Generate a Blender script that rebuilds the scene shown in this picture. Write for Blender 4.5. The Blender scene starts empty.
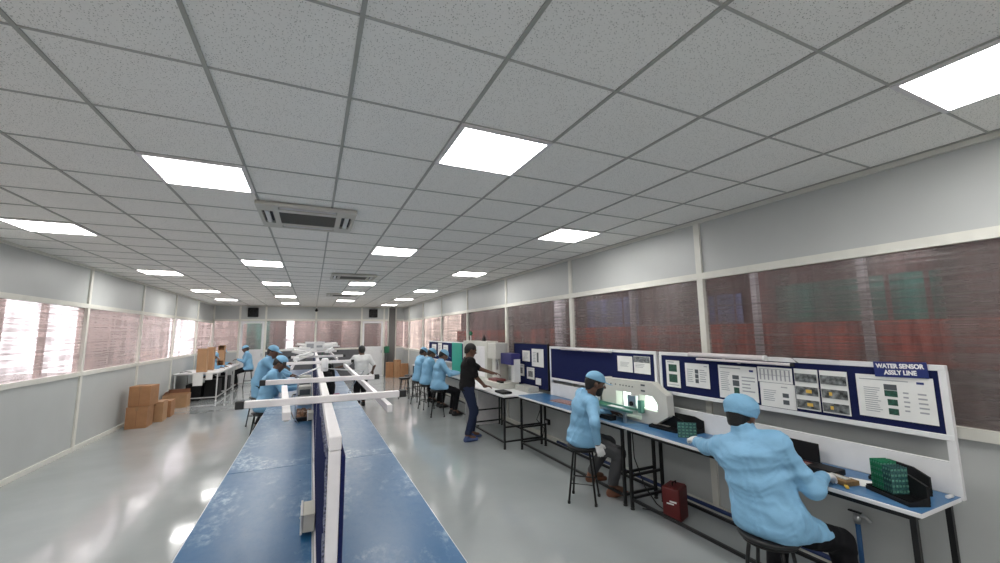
import bpy, bmesh, math, random
import numpy as np
from mathutils import Vector, Matrix
random.seed(7)
SC = bpy.context.scene
COL = SC.collection
# ---------------------------------------------------------------- camera, world, exposure
YAW, PIT, ROL = 0.43312, 0.12517, -0.012376
def cam_axes():
    cy, sy, cp, sp = math.cos(YAW), math.sin(YAW), math.cos(PIT), math.sin(PIT)
    f = Vector((sy*cp, cy*cp, sp)); r0 = Vector((cy, -sy, 0)); u0 = r0.cross(f)
    cr, sr = math.cos(ROL), math.sin(ROL)
    return cr*r0+sr*u0, -sr*r0+cr*u0, f
cd = bpy.data.cameras.new('camera'); cam = bpy.data.objects.new('camera', cd); COL.objects.link(cam)
r_, u_, f_ = cam_axes()
cam.matrix_world = Matrix(((r_.x, u_.x, -f_.x, 0), (r_.y, u_.y, -f_.y, 0), (r_.z, u_.z, -f_.z, 1.82), (0, 0, 0, 1)))
cd.sensor_width = 36; cd.lens = 404.78/1000*36; cd.clip_start = 0.02; cd.clip_end = 200
SC.camera = cam
W = bpy.data.worlds.new('sky'); SC.world = W; W.use_nodes = True
W.node_tree.nodes['Background'].inputs[0].default_value = (0.93, 0.95, 1.0, 1)
W.node_tree.nodes['Background'].inputs[1].default_value = 2.2
SC.view_settings.view_transform = 'Standard'; SC.view_settings.look = 'None'
SC.view_settings.gamma = 1; SC.view_settings.use_curve_mapping = False
SC.view_settings.exposure = 1.68
PANEL_POWER = 7.5            # radiance of the LED ceiling panels
# ---------------------------------------------------------------- room numbers (metres)
XL, XR, YE, YB, H = -3.45, 3.77, 18.6, -4.0, 3.0
TX, TY0, TS, TSY = -0.477, 1.46, 0.6, 0.5832        # ceiling grid origin and pitch
TZ = 0.82                                           # bench height
# ---------------------------------------------------------------- materials
def _n(nt, t, **kw):
    n = nt.nodes.new(t)
    for k, v in kw.items():
        if k in n.inputs: n.inputs[k].default_value = v
        else: setattr(n, k, v)
    return n
MC = {}
def mat(name, col, rough=.5, metal=0, spec=.5, var=0, vscale=8, bump=0, bscale=60, emit=None, es=1, trans=0, coat=0, stretch=None):
    if name in MC: return MC[name]
    m = bpy.data.materials.new(name); m.use_nodes = True; nt = m.node_tree; b = nt.nodes['Principled BSDF']
    b.inputs['Base Color'].default_value = (*col, 1); b.inputs['Roughness'].default_value = rough
    b.inputs['Metallic'].default_value = metal; b.inputs['Specular IOR Level'].default_value = spec
    b.inputs['Coat Weight'].default_value = coat
    if emit: b.inputs['Emission Color'].default_value = (*emit, 1); b.inputs['Emission Strength'].default_value = es
    tc = nt.nodes.new('ShaderNodeTexCoord'); mp = nt.nodes.new('ShaderNodeMapping')
    nt.links.new(tc.outputs['Object'], mp.inputs[0])
    if stretch: mp.inputs['Scale'].default_value = stretch
    if var:
        n = _n(nt, 'ShaderNodeTexNoise', Scale=vscale, Detail=5.0); nt.links.new(mp.outputs[0], n.inputs['Vector'])
        cr = nt.nodes.new('ShaderNodeMapRange'); cr.inputs[1].default_value = .3; cr.inputs[2].default_value = .7
        cr.inputs[3].default_value = 1-var; cr.inputs[4].default_value = 1+var
        nt.links.new(n.outputs[0], cr.inputs[0])
        mx = nt.nodes.new('ShaderNodeVectorMath'); mx.operation = 'SCALE'; mx.inputs[0].default_value = col
        nt.links.new(cr.outputs[0], mx.inputs['Scale']); nt.links.new(mx.outputs[0], b.inputs['Base Color'])
    if bump:
        n2 = _n(nt, 'ShaderNodeTexNoise', Scale=bscale, Detail=3.0); nt.links.new(mp.outputs[0], n2.inputs['Vector'])
        bp = nt.nodes.new('ShaderNodeBump'); bp.inputs['Strength'].default_value = bump; bp.inputs['Distance'].default_value = .01
        nt.links.new(n2.outputs[0], bp.inputs['Height']); nt.links.new(bp.outputs[0], b.inputs['Normal'])
    MC[name] = m; return m
M_trim = mat('cream_aluminium', (.74, .73, .67), .35, var=.04)
M_panel = mat('grey_laminate_panel', (.50, .515, .51), .42, var=.03, vscale=2)
M_darkpanel = mat('dark_grey_panel', (.10, .10, .11), .5, var=.1)
M_white = mat('white_laminate', (.76, .76, .77), .35, var=.03)
M_whitetube = mat('white_powder_coat', (.78, .75, .76), .4, var=.04, vscale=20)
M_black = mat('black_steel', (.010, .010, .011), .4, spec=.35, var=.2)
M_blackpl = mat('black_plastic', (.008, .008, .009), .5, spec=.25, bump=.1)
M_cap = mat('black_rubber', (.02, .02, .02), .7)
M_felt = mat('navy_felt', (.014, .019, .075), .95, spec=.1, var=.15, vscale=120, bump=.3, bscale=400)
M_felt_d = mat('dark_navy_fabric', (.013, .018, .075), .95, spec=.1, var=.2, vscale=80, bump=.3, bscale=300)
M_card = mat('brown_cardboard', (.34, .17, .08), .8, var=.1, vscale=6)
M_card2 = mat('pale_cardboard', (.40, .23, .12), .8, var=.1, vscale=6)
M_cardin = mat('cardboard_inside', (.2, .09, .05), .85, var=.1)
M_paper = mat('white_paper', (.78, .78, .76), .6, var=.03, vscale=10)
M_ink = mat('grey_print', (.35, .36, .38), .7)
M_inkd = mat('dark_print', (.08, .09, .10), .7)
M_inkg = mat('green_print', (.015, .075, .05), .6, var=.5, vscale=60)
M_photo = mat('mixed_photo_print', (.16, .17, .18), .4, var=.9, vscale=45)
M_yel = mat('yellow_print', (.7, .45, .08), .5)
M_pcb = mat('green_circuit_board', (.02, .20, .10), .4, var=.5, vscale=90)
M_pcbd = mat('teal_circuit_board', (.03, .10, .10), .4, var=.6, vscale=90)
M_comp = mat('silver_components', (.45, .45, .42), .4, var=.5, vscale=100)
M_skin = mat('brown_skin', (.13, .062, .038), .5, var=.1, vscale=20)
M_hair = mat('black_hair', (.006, .005, .005), .6, bump=.5, bscale=150)
M_coat = mat('light_blue_smock_cloth', (.20, .415, .62), .62, var=.05, vscale=10, bump=.25, bscale=25)
M_capb = mat('light_blue_cap_cloth', (.20, .42, .62), .7, var=.05, bump=.35, bscale=50)
M_glove = mat('white_knit_glove', (.72, .72, .72), .9, bump=.3, bscale=300)
M_blk = mat('black_trouser_cloth', (.008, .008, .01), .8, spec=.15, bump=.2, bscale=40)
M_gry = mat('grey_trouser_cloth', (.085, .085, .09), .8, spec=.15, bump=.2, bscale=40)
M_navy = mat('navy_trouser_cloth', (.02, .028, .06), .8, spec=.15, bump=.2, bscale=40)
M_tee = mat('white_tshirt_cloth', (.66, .66, .66), .8, bump=.25, bscale=30)
M_blktee = mat('black_tshirt_cloth', (.012, .011, .012), .8, spec=.15, bump=.25, bscale=30)
M_shoe = mat('brown_shoe', (.16, .06, .03), .5)
M_shoeb = mat('blue_shoe', (.05, .08, .20), .6)
M_shoek = mat('black_shoe', (.012, .012, .014), .5)
M_eye = mat('eye_white', (.6, .58, .55), .2)
M_iris = mat('dark_iris', (.01, .006, .004), .15)
M_cream = mat('cream_machine_paint', (.62, .61, .56), .4, var=.03)
M_steel = mat('brushed_steel', (.55, .56, .57), .3, metal=.9, var=.1)
M_red = mat('dark_red_paint', (.12, .012, .012), .4, var=.1)
M_bluepipe = mat('blue_pipe', (.03, .12, .30), .4)
M_green = mat('green_sheet', (.03, .38, .28), .5)
M_greend = mat('dark_green_cloth', (.01, .12, .06), .7)
M_purple = mat('violet_blue_paint', (.03, .028, .16), .4)
M_sign = mat('sign_blue', (.012, .025, .15), .4)
M_led = mat('led_diffuser', (.9, .9, .9), .6, emit=(1.0, .985, .95), es=PANEL_POWER)
M_mglow = mat('lit_lamp_strip', (.9, .95, .9), .5, emit=(.80, 1.0, .88), es=.9)
def floor_mat():
    m = mat('grey_epoxy_floor', (.35, .375, .38), .09, var=.06, vscale=1.2, coat=.3)
    nt = m.node_tree; b = nt.nodes['Principled BSDF']
    tc = nt.nodes.new('ShaderNodeTexCoord')
    n = _n(nt, 'ShaderNodeTexNoise', Scale=2.2, Detail=3.0); nt.links.new(tc.outputs['Object'], n.inputs['Vector'])
    bp = nt.nodes.new('ShaderNodeBump'); bp.inputs['Strength'].default_value = .25; bp.inputs['Distance'].default_value = .010
    nt.links.new(n.outputs[0], bp.inputs['Height']); nt.links.new(bp.outputs[0], b.inputs['Normal']); nt.links.new(bp.outputs[0], b.inputs['Coat Normal'])
    n3 = _n(nt, 'ShaderNodeTexNoise', Scale=1.3, Detail=6.0); nt.links.new(tc.outputs['Object'], n3.inputs['Vector'])
    mr = nt.nodes.new('ShaderNodeMapRange'); mr.inputs[1].default_value = .35; mr.inputs[2].default_value = .7
    mr.inputs[3].default_value = .07; mr.inputs[4].default_value = .2
    nt.links.new(n3.outputs[0], mr.inputs[0]); nt.links.new(mr.outputs[0], b.inputs['Roughness'])
    return m
def tile_mat():
    m = mat('mineral_fibre_tile', (.47, .468, .455), .9, spec=.1)
    nt = m.node_tree; b = nt.nodes['Principled BSDF']; tc = nt.nodes.new('ShaderNodeTexCoord')
    v = _n(nt, 'ShaderNodeTexVoronoi', Scale=105.0); nt.links.new(tc.outputs['Object'], v.inputs['Vector'])
    n = _n(nt, 'ShaderNodeTexNoise', Scale=42.0, Detail=4.0); nt.links.new(tc.outputs['Object'], n.inputs['Vector'])
    a = nt.nodes.new('ShaderNodeMapRange'); a.inputs[1].default_value = .12; a.inputs[2].default_value = .30; nt.links.new(v.outputs['Distance'], a.inputs[0])
    g = nt.nodes.new('ShaderNodeMath'); g.operation = 'GREATER_THAN'; g.inputs[1].default_value = .60; nt.links.new(n.outputs[0], g.inputs[0])
    mx = nt.nodes.new('ShaderNodeMath'); mx.operation = 'MAXIMUM'
    nt.links.new(a.outputs[0], mx.inputs[0]); nt.links.new(g.outputs[0], mx.inputs[1])
    c = nt.nodes.new('ShaderNodeMix'); c.data_type = 'RGBA'
    c.inputs[6].default_value = (.34, .33, .30, 1); c.inputs[7].default_value = (.95, .935, .90, 1)
    nt.links.new(mx.outputs[0], c.inputs[0]); nt.links.new(c.outputs[2], b.inputs['Base Color'])
    return m
def mat_blue(name, base, worn):
    m = mat(name, base, .3)
    nt = m.node_tree; b = nt.nodes['Principled BSDF']; tc = nt.nodes.new('ShaderNodeTexCoord')
    mp = nt.nodes.new('ShaderNodeMapping'); mp.inputs['Scale'].default_value = (1, .55, 1); nt.links.new(tc.outputs['Object'], mp.inputs[0])
    n = _n(nt, 'ShaderNodeTexNoise', Scale=2.3, Detail=9.0, Roughness=.62); nt.links.new(mp.outputs[0], n.inputs['Vector'])
    n2 = _n(nt, 'ShaderNodeTexNoise', Scale=22., Detail=6.0, Roughness=.7); nt.links.new(mp.outputs[0], n2.inputs['Vector'])
    a = nt.nodes.new('ShaderNodeMapRange'); a.inputs[1].default_value = .50; a.inputs[2].default_value = .64; nt.links.new(n.outputs[0], a.inputs[0])
    a2 = nt.nodes.new('ShaderNodeMapRange'); a2.inputs[1].default_value = .44; a2.inputs[2].default_value = .62; nt.links.new(n2.outputs[0], a2.inputs[0])
    mu = nt.nodes.new('ShaderNodeMath'); mu.operation = 'MULTIPLY'; nt.links.new(a.outputs[0], mu.inputs[0]); nt.links.new(a2.outputs[0], mu.inputs[1])
    c = nt.nodes.new('ShaderNodeMix'); c.data_type = 'RGBA'; c.inputs[6].default_value = (*base, 1); c.inputs[7].default_value = (*worn, 1)
    nt.links.new(mu.outputs[0], c.inputs[0]); nt.links.new(c.outputs[2], b.inputs['Base Color'])
    r = nt.nodes.new('ShaderNodeMapRange'); r.inputs[1].default_value = .3; r.inputs[2].default_value = .7; r.inputs[3].default_value = .27; r.inputs[4].default_value = .40
    nt.links.new(n2.outputs[0], r.inputs[0]); nt.links.new(r.outputs[0], b.inputs['Roughness'])
    bp = nt.nodes.new('ShaderNodeBump'); bp.inputs['Strength'].default_value = .04; bp.inputs['Distance'].default_value = .004
    nt.links.new(n.outputs[0], bp.inputs['Height']); nt.links.new(bp.outputs[0], b.inputs['Normal'])
    return m
M_mat = mat_blue('blue_esd_mat', (.012, .10, .235), (.36, .46, .56))
M_mat2 = mat_blue('blue_bench_mat', (.045, .15, .32), (.12, .25, .42))
def pane_mat(name, tint, body, clear):
    m = bpy.data.materials.new(name); m.use_nodes = True; nt = m.node_tree; nt.nodes.clear()
    out = nt.nodes.new('ShaderNodeOutputMaterial')
    tc = nt.nodes.new('ShaderNodeTexCoord')
    mp = nt.nodes.new('ShaderNodeMapping'); mp.inputs['Scale'].default_value = (.3, .3, 32); nt.links.new(tc.outputs['Object'], mp.inputs[0])
    n = _n(nt, 'ShaderNodeTexNoise', Scale=1.6, Detail=3.0); nt.links.new(mp.outputs[0], n.inputs['Vector'])
    mp2 = nt.nodes.new('ShaderNodeMapping'); mp2.inputs['Scale'].default_value = (2.2, 2.2, .4); nt.links.new(tc.outputs['Object'], mp2.inputs[0])
    n2 = _n(nt, 'ShaderNodeTexNoise', Scale=2.0, Detail=6.0); nt.links.new(mp2.outputs[0], n2.inputs['Vector'])
    ad = nt.nodes.new('ShaderNodeMath'); ad.operation = 'ADD'; nt.links.new(n.outputs[0], ad.inputs[0]); nt.links.new(n2.outputs[0], ad.inputs[1])
    mr = nt.nodes.new('ShaderNodeMapRange'); mr.inputs[1].default_value = .75; mr.inputs[2].default_value = 1.3
    mr.inputs[3].default_value = clear+.3; mr.inputs[4].default_value = clear-.3; nt.links.new(ad.outputs[0], mr.inputs[0])
    t = nt.nodes.new('ShaderNodeBsdfTransparent'); t.inputs[0].default_value = (*tint, 1)
    d = nt.nodes.new('ShaderNodeBsdfDiffuse'); d.inputs[0].default_value = (*body, 1)
    tl = nt.nodes.new('ShaderNodeBsdfTranslucent'); tl.inputs[0].default_value = (*body, 1)
    g = nt.nodes.new('ShaderNodeBsdfGlossy'); g.inputs['Color'].default_value = (.8, .8, .8, 1); g.inputs['Roughness'].default_value = .16
    bp = nt.nodes.new('ShaderNodeBump'); bp.inputs['Strength'].default_value = .5; bp.inputs['Distance'].default_value = .004
    nt.links.new(n.outputs[0], bp.inputs['Height']); nt.links.new(bp.outputs[0], g.inputs['Normal'])
    m1 = nt.nodes.new('ShaderNodeMixShader'); m1.inputs[0].default_value = .5; nt.links.new(d.outputs[0], m1.inputs[1]); nt.links.new(tl.outputs[0], m1.inputs[2])
    m2 = nt.nodes.new('ShaderNodeMixShader'); nt.links.new(mr.outputs[0], m2.inputs[0]); nt.links.new(m1.outputs[0], m2.inputs[1]); nt.links.new(t.outputs[0], m2.inputs[2])
    lw = nt.nodes.new('ShaderNodeLayerWeight'); lw.inputs[0].default_value = .5
    pw = nt.nodes.new('ShaderNodeMath'); pw.operation = 'POWER'; pw.inputs[1].default_value = 4; nt.links.new(lw.outputs['Facing'], pw.inputs[0])
    fr = nt.nodes.new('ShaderNodeMath'); fr.operation = 'MULTIPLY_ADD'; fr.inputs[1].default_value = .5; fr.inputs[2].default_value = .04; nt.links.new(pw.outputs[0], fr.inputs[0])
    m3 = nt.nodes.new('ShaderNodeMixShader'); nt.links.new(fr.outputs[0], m3.inputs[0]); nt.links.new(m2.outputs[0], m3.inputs[1]); nt.links.new(g.outputs[0], m3.inputs[2])
    nt.links.new(m3.outputs[0], out.inputs[0]); MC[name] = m; return m
M_paneR = pane_mat('ribbed_film_pane', (.85, .8, .8), (.27, .245, .235), .58)
M_paneL = pane_mat('crinkled_film_pane', (.9, .85, .85), (.40, .355, .34), .5)
# ---------------------------------------------------------------- mesh helpers
class MB:
    def __init__(s): s.bm = bmesh.new()
    def box(s, x0, x1, y0, y1, z0, z1, bev=0, rot=0, c=None):
        vs = [s.bm.verts.new((x, y, z)) for z in (z0, z1) for x, y in ((x0, y0), (x1, y0), (x1, y1), (x0, y1))]
        fs = [s.bm.faces.new([vs[i] for i in q]) for q in ((3, 2, 1, 0), (4, 5, 6, 7), (0, 1, 5, 4), (1, 2, 6, 5), (2, 3, 7, 6), (3, 0, 4, 7))]
        if rot:
            bmesh.ops.rotate(s.bm, verts=vs, cent=c or ((x0+x1)/2, (y0+y1)/2, (z0+z1)/2), matrix=Matrix.Rotation(rot, 3, 'Z'))
        if bev:
            es = list({e for f in fs for e in f.edges}); bmesh.ops.bevel(s.bm, geom=es, offset=bev, segments=2, affect='EDGES', profile=.5)
        return s
    def obox(s, c, ax, ay, az, hx, hy, hz):
        c = Vector(c); ax, ay, az = Vector(ax), Vector(ay), Vector(az); vs = []
        for k in (-1, 1):
            for i, j in ((-1, -1), (1, -1), (1, 1), (-1, 1)): vs.append(s.bm.verts.new(c+ax*hx*i+ay*hy*j+az*hz*k))
        for q in ((3, 2, 1, 0), (4, 5, 6, 7), (0, 1, 5, 4), (1, 2, 6, 5), (2, 3, 7, 6), (3, 0, 4, 7)): s.bm.faces.new([vs[i] for i in q])
        return s
    def bar(s, a, b, w=.025, h=None):       # square bar between two points
        a, b = Vector(a), Vector(b); d = (b-a); L = d.length; d.normalize()
        up = Vector((0, 0, 1)) if abs(d.z) < .9 else Vector((0, 1, 0)); sx = d.cross(up).normalized(); sy = sx.cross(d).normalized()
        return s.obox((a+b)/2, sx, sy, -d if False else d, w/2, (h or w)/2, L/2)
    def tube(s, pts, r, n=10):
        pts = [Vector(p) for p in pts]; rings = []
        rr = r if isinstance(r, (list, tuple)) else [r]*len(pts); px = None
        for i, p in enumerate(pts):
            d = (pts[min(i+1, len(pts)-1)]-pts[max(i-1, 0)]).normalized()
            if px is None:
                up = Vector((0, 0, 1)) if abs(d.z) < .9 else Vector((1, 0, 0)); px = d.cross(up).normalized()
            else: px = (px-d*px.dot(d)).normalized()
            py = d.cross(px)
            rings.append([s.bm.verts.new(p+(px*math.cos(t)+py*math.sin(t))*rr[i]) for t in (2*math.pi*k/n for k in range(n))])
        for a, b in zip(rings, rings[1:]):
            for k in range(n): s.bm.faces.new((a[k], a[(k+1) % n], b[(k+1) % n], b[k])).smooth = True
        s.bm.faces.new(rings[0][::-1]); s.bm.faces.new(rings[-1]); return s
    def lathe(s, c, prof, n=24):
        rings = [[s.bm.verts.new((c[0]+r*math.cos(2*math.pi*k/n), c[1]+r*math.sin(2*math.pi*k/n), c[2]+z)) for k in range(n)] for r, z in prof]
        for a, b in zip(rings, rings[1:]):
            for k in range(n): s.bm.faces.new((a[k], a[(k+1) % n], b[(k+1) % n], b[k])).smooth = True
        s.bm.faces.new(rings[0][::-1]); s.bm.faces.new(rings[-1]); return s
    def prism(s, pts, axis, a, b):          # polygon pts in the two other axes, extruded a..b along axis
        def P(p, t): return {0: (t, p[0], p[1]), 1: (p[0], t, p[1]), 2: (p[0], p[1], t)}[axis]
        A = [s.bm.verts.new(P(p, a)) for p in pts]; B = [s.bm.verts.new(P(p, b)) for p in pts]; n = len(pts)
        s.bm.faces.new(A[::-1]); s.bm.faces.new(B)
        for k in range(n): s.bm.faces.new((A[k], A[(k+1) % n], B[(k+1) % n], B[k]))
        return s
    def build(s, name, m, parent=None, loc=None):
        bmesh.ops.recalc_face_normals(s.bm, faces=s.bm.faces)
        me = bpy.data.meshes.new(name); 
        if loc: bmesh.ops.translate(s.bm, verts=s.bm.verts, vec=(-loc[0], -loc[1], -loc[2]))
        s.bm.to_mesh(me); s.bm.free(); me.materials.append(m)
        o = bpy.data.objects.new(name, me); COL.objects.link(o)
        if loc: o.location = loc
        if parent: o.parent = parent
        return o
def tag(o, label, cat, group=None, kind=None):
    o['label'] = label
    if cat: o['category'] = cat
    if group: o['group'] = group
    if kind: o['kind'] = kind
    return o
def thing(name, label, cat, loc=(0, 0, 0), rot=0, group=None):
    o = bpy.data.objects.new(name, None); COL.objects.link(o); o.location = loc; o.rotation_euler = (0, 0, rot); o.empty_display_size = .05
    return tag(o, label, cat, group)
def struct(name, mb, m, parent=None):
    o = mb.build(name, m, parent); o['kind'] = 'structure'; return o
def copy_tree(o, parent=None):
    c = o.copy(); COL.objects.link(c)
    if parent: c.parent = parent
    for ch in list(o.children): copy_tree(ch, c)
    return c
# parts are modelled in local coordinates of their thing
# ---------------------------------------------------------------- room shell
struct('floor', MB().box(XL-.1, XR+.1, YB-.1, YE+.1, -.1, 0), floor_mat())
M_tile = tile_mat()
LIGHTS = [(-1, 3), (-1, 10), (-1, 15), (-1, 21), (-1, 26), (2, 1), (2, 7), (2, 14), (2, 18), (2, 23), (5, -2), (5, 4), (5, 10), (5, 16), (5, 21), (5, 26),
          (-4, 7), (-4, 13), (-4, 19), (-4, 24), (-4, 1), (-1, -3), (2, -5), (5, -8), (-4, -5), (-1, -9)]  # trailing entries are unseen panels, added behind the camera for illumination
struct('ceiling', MB().box(XL-.1, XR+.1, YB-.1, YE+.1, H+.004, H+.1), M_tile)
mb = MB()
for i in range(-5, 8):
    x = TX+TS*i
    if XL < x < XR: mb.box(x-.009, x+.009, YB, YE, H-.003, H+.02)
struct('trim_1', mb, mat('ceiling_grid_main_tee', (.40, .40, .37), .5))
mb = MB(); j = -10
while TY0+TSY*j < YE:
    y = TY0+TSY*j; j += 1
    if y > YB: mb.box(XL, XR, y-.005, y+.005, H-.002, H+.02)
struct('trim_2', mb, mat('ceiling_grid_cross_tee', (.46, .455, .43), .5))
struct('trim_3', MB().box(XR-.03, XR, YB, YE, H-.035, H).box(XL, XL+.03, YB, YE, H-.035, H).box(XL, XR, YE-.03, YE, H-.035, H), M_trim)
ZS, ZT = 1.19, 2.38     # sill and head of the window band
def side_wall(side, x, s, posts, panem, zs, zt, wn):
    # s = -1: room lies to smaller x (right wall), +1 the left wall
    t = -s*.08
    lo, hi = sorted((x, x+t))
    struct('wall_'+side, MB().box(lo, hi, YB, YE, 0, zs-.03).box(lo, hi, YB, YE, zt+.03, H), M_panel)
    a, b = sorted((x+s*.025, x+t*.6))
    mb = MB()
    for y in posts:
        mb.box(a, b, y-.035, y+.035, 0, zs-.035); mb.box(a, b, y-.035, y+.035, zt+.035, H-.036); mb.box(a, b, y-.035, y+.035, zs+.035, zt-.035)
    mb.box(a, b, YB, YE, zs-.035, zs+.035); mb.box(a, b, YB, YE, zt-.035, zt+.035)
    struct('trim_%d' % (4 if side == 'right' else 5), mb, M_trim)
    a, b = sorted((x+s*.03, x))
    struct('baseboard_'+side, MB().box(a, b, YB, YE, 0.001, .07), M_trim)
    ps = [YB]+[p for p in posts if YB < p < YE]+[YE]
    for p, q in zip(ps, ps[1:]):
        lo, hi = sorted((x+t*.2, x+t*.35))
        struct('window_%d' % wn, MB().box(lo, hi, p+.03, q-.03, zs+.03, zt-.03), panem); wn += 1
    return wn
PR = [3.01+2.41*k for k in range(-2, 7)]; PL = [9.09+2.41*k for k in range(-5, 4)]
wn = side_wall('right', XR, -1, PR, M_paneR, 1.155, 2.39, 1)
wn = side_wall('left', XL, 1, PL, M_paneL, 1.225, 2.345, wn)
struct('wall_back', MB().box(XL, XR, YB-.1, YB, 0, H), M_panel)
# end wall: door, windows, dark lower panels
PE = [-3.42, -2.57, -1.69, .13, 1.94, 2.89, 3.09, 3.40]
mb = MB().box(XL, XR, YE, YE+.08, 2.46, H).box(XL, -2.57, YE, YE+.08, 0, 1.22).box(2.89, XR, YE, YE+.08, 0, 1.22)
struct('wall_far', mb, M_panel)
struct('wall_far', MB().box(-1.69, 1.94, YE, YE+.08, 0, 1.22), M_darkpanel)
mb = MB()
for x in PE: mb.box(x-.035, x+.035, YE-.02, YE+.06, 0.002, H-.04)
for p, q in zip([XL]+PE, PE+[XR]):
    mb.box(p+.035, q-.035, YE-.02, YE+.06, 2.39, 2.46)
    if not (abs(p+2.57) < .01 or abs(p-1.94) < .01): mb.box(p+.035, q-.035, YE-.02, YE+.06, 1.18, 1.25)
struct('trim_6', mb, M_trim)
struct('trim_7', MB().box(3.10, 3.36, YE-.12, YE-.025, 0.002, H-.036), mat('dark_grey_column', (.13, .125, .12), .5))
for p, q in zip([XL]+PE, PE+[XR]):
    if abs(p+2.57) < .01 or abs(p-1.94) < .01 or q-p < .08: continue
    struct('window_%d' % wn, MB().box(p+.03, q-.03, YE+.02, YE+.03, 1.24, 2.40), M_paneR if p > -1.8 else M_paneL); wn += 1
for n, (p, q) in enumerate(((-2.57, -1.69), (1.94, 2.89)), 1):
    d = struct('door_%d' % n, MB().box(p+.045, p+.12, YE-.01, YE+.04, .01, 2.38).box(q-.12, q-.045, YE-.01, YE+.04, .01, 2.38)
               .box(p+.12, q-.12, YE-.01, YE+.04, 2.29, 2.38).box(p+.12, q-.12, YE-.01, YE+.04, 1.2, 1.28).box(p+.12, q-.12, YE, YE+.03, .01, 1.2), M_white)
    MB().box(p+.12, q-.12, YE+.01, YE+.02, 1.28, 2.29).build('glazing', M_paneR, d)
    MB().box(q-.11, q-.07, YE-.06, YE-.01, 1.0, 1.12, .004).build('door_handle', M_steel, d)
# ---------------------------------------------------------------- what shows outside through the film
struct('floor', MB().box(-14, XL-.1, -8, 30, -.12, -.02).box(XR+.1, 14, -8, 30, -.12, -.02).box(XL-.1, XR+.1, YE+.1, 30, -.12, -.02), mat('yard_concrete', (.25, .24, .23), .8, var=.1, vscale=1))
M_redsh = mat('red_oxide_sheet', (.30, .075, .05), .6, var=.5, vscale=4, stretch=(1, 1, .2))
M_darksh = mat('brown_shed_sheet', (.11, .065, .06), .7, var=.8, vscale=3.5, stretch=(1, 1, .12))
M_pinksh = mat('pinkish_render', (.40, .315, .285), .8, var=.25, vscale=1.2, stretch=(1, 1, .3))
M_teal = mat('teal_green_sheet', (.04, .15, .12), .6, var=.6, vscale=5, stretch=(1, 1, .2))
M_blsh = mat('slate_blue_sheet', (.10, .12, .22), .6, var=.3, vscale=3)
def corr(x, y0, y1, z0, z1, amp, per, th=.02):     # corrugated upright sheet along y
    mb = MB(); n = int((y1-y0)/per*8)
    A = [(x+amp*math.sin(2*math.pi*k/8), y0+(y1-y0)*k/n) for k in range(n+1)]
    v = [[mb.bm.verts.new((p[0]+d, p[1], z)) for d, z in ((0, z0), (th, z0), (th, z1), (0, z1))] for p in A]
    for a, b in zip(v, v[1:]):
        for k in range(4): mb.bm.faces.new((a[k], b[k], b[(k+1) % 4], a[(k+1) % 4]))
    mb.bm.faces.new(v[0]); mb.bm.faces.new(v[-1][::-1]); return mb
struct('wall_outside_right', corr(5.6, -4, 16.5, 1.42, 1.9, .02, .15), M_redsh)
struct('wall_outside_right', MB().box(5.58, 5.66, -4, 16.5, 0, 1.42), mat('grey_brown_masonry', (.17, .15, .135), .8, var=.5, vscale=4, stretch=(1, 1, .4)))
struct('wall_outside_right', corr(5.75, -4, 16.5, 1.9, 3.9, .03, .3).box(3.9, 5.78, -4, 13.2, 3.9, 3.95), M_darksh)  # the flat box is an unseen roof, added to shade the yard
def sheet(label, x, y0, y1, z0, z1, m, cat='sheet'):
    return tag(corr(x, y0, y1, z0, z1, .03, .35, .02).build('hanging_sheet', m), label, cat)
sheet('teal green sheet hung outside beyond the rightmost large window', 5.70, 1.8, 3.4, 1.86, 2.40, M_teal)
sheet('faded teal sheet outside past the board sign, at the right edge of the picture', 5.70, .3, 1.4, 1.86, 2.55, M_teal)
sheet('slate blue sheet outside behind the window above the seated man in grey trousers', 5.70, 6.0, 7.6, 1.86, 2.5, M_blsh)
sheet('slate blue sheet outside seen at the left end of the rightmost large window', 5.70, 3.9, 4.7, 1.86, 2.35, M_blsh)
sheet('white sheet outside at the left edge of the window above the wide pinboard', 5.3, 7.9, 8.4, -.02, 3.89, M_white)
for k, (y, lb) in enumerate([(3.35, 'pale steel post outside in the middle of the rightmost window'), (5.6, 'pale steel post outside left of the slate blue sheet'),
                             (2.2, 'pale steel post outside in front of the teal sheet'), (10.6, 'pale steel post outside farther along the right wall')]):
    tag(MB().box(5.2, 5.27, y, y+.07, -.02, 3.89).build('steel_post', mat('galvanised_post', (.4, .4, .4), .5)), lb, 'post')
mb = MB()
for a, b in ((-4, 11.3), (12.68, 12.78), (14.3, 18.2), (18.75, 21.6), (26.6, 30)): mb.box(-5.6, -5.5, a, b, .55, 3.9)  # gaps shaped so bright sky shows in the left panes
struct('wall_outside_left', mb.box(-5.6, -5.5, -4, 30, -.02, .55), M_pinksh)
struct('wall_outside_right', MB().box(6.4, 6.5, 16.6, 30, -.02, 3.9), mat('pale_peach_render', (.85, .74, .62), .8))
struct('wall_outside_far', MB().box(-3.9, -1.3, 20.6, 20.7, -.02, 3.9).box(-.75, 4.4, 20.6, 20.7, -.02, 3.9), M_pinksh)
sheet2 = [(-1.55, -1.05, M_darksh, 'dark maroon curtain outside the far wall left of the bright gap'), (2.0, 2.9, M_darksh, 'dark brown curtain outside the far right door'),
          (.75, 1.25, M_darksh, 'dark brown curtain outside the far wall right of centre'), (-2.55, -1.7, M_teal, 'dark teal curtain outside the far left door')]
for a, b, m, lb in sheet2:
    tag(MB().box(a, b, 20.5, 20.6, -.02, 2.9).build('outdoor_curtain', m), lb, 'curtain')
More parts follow.
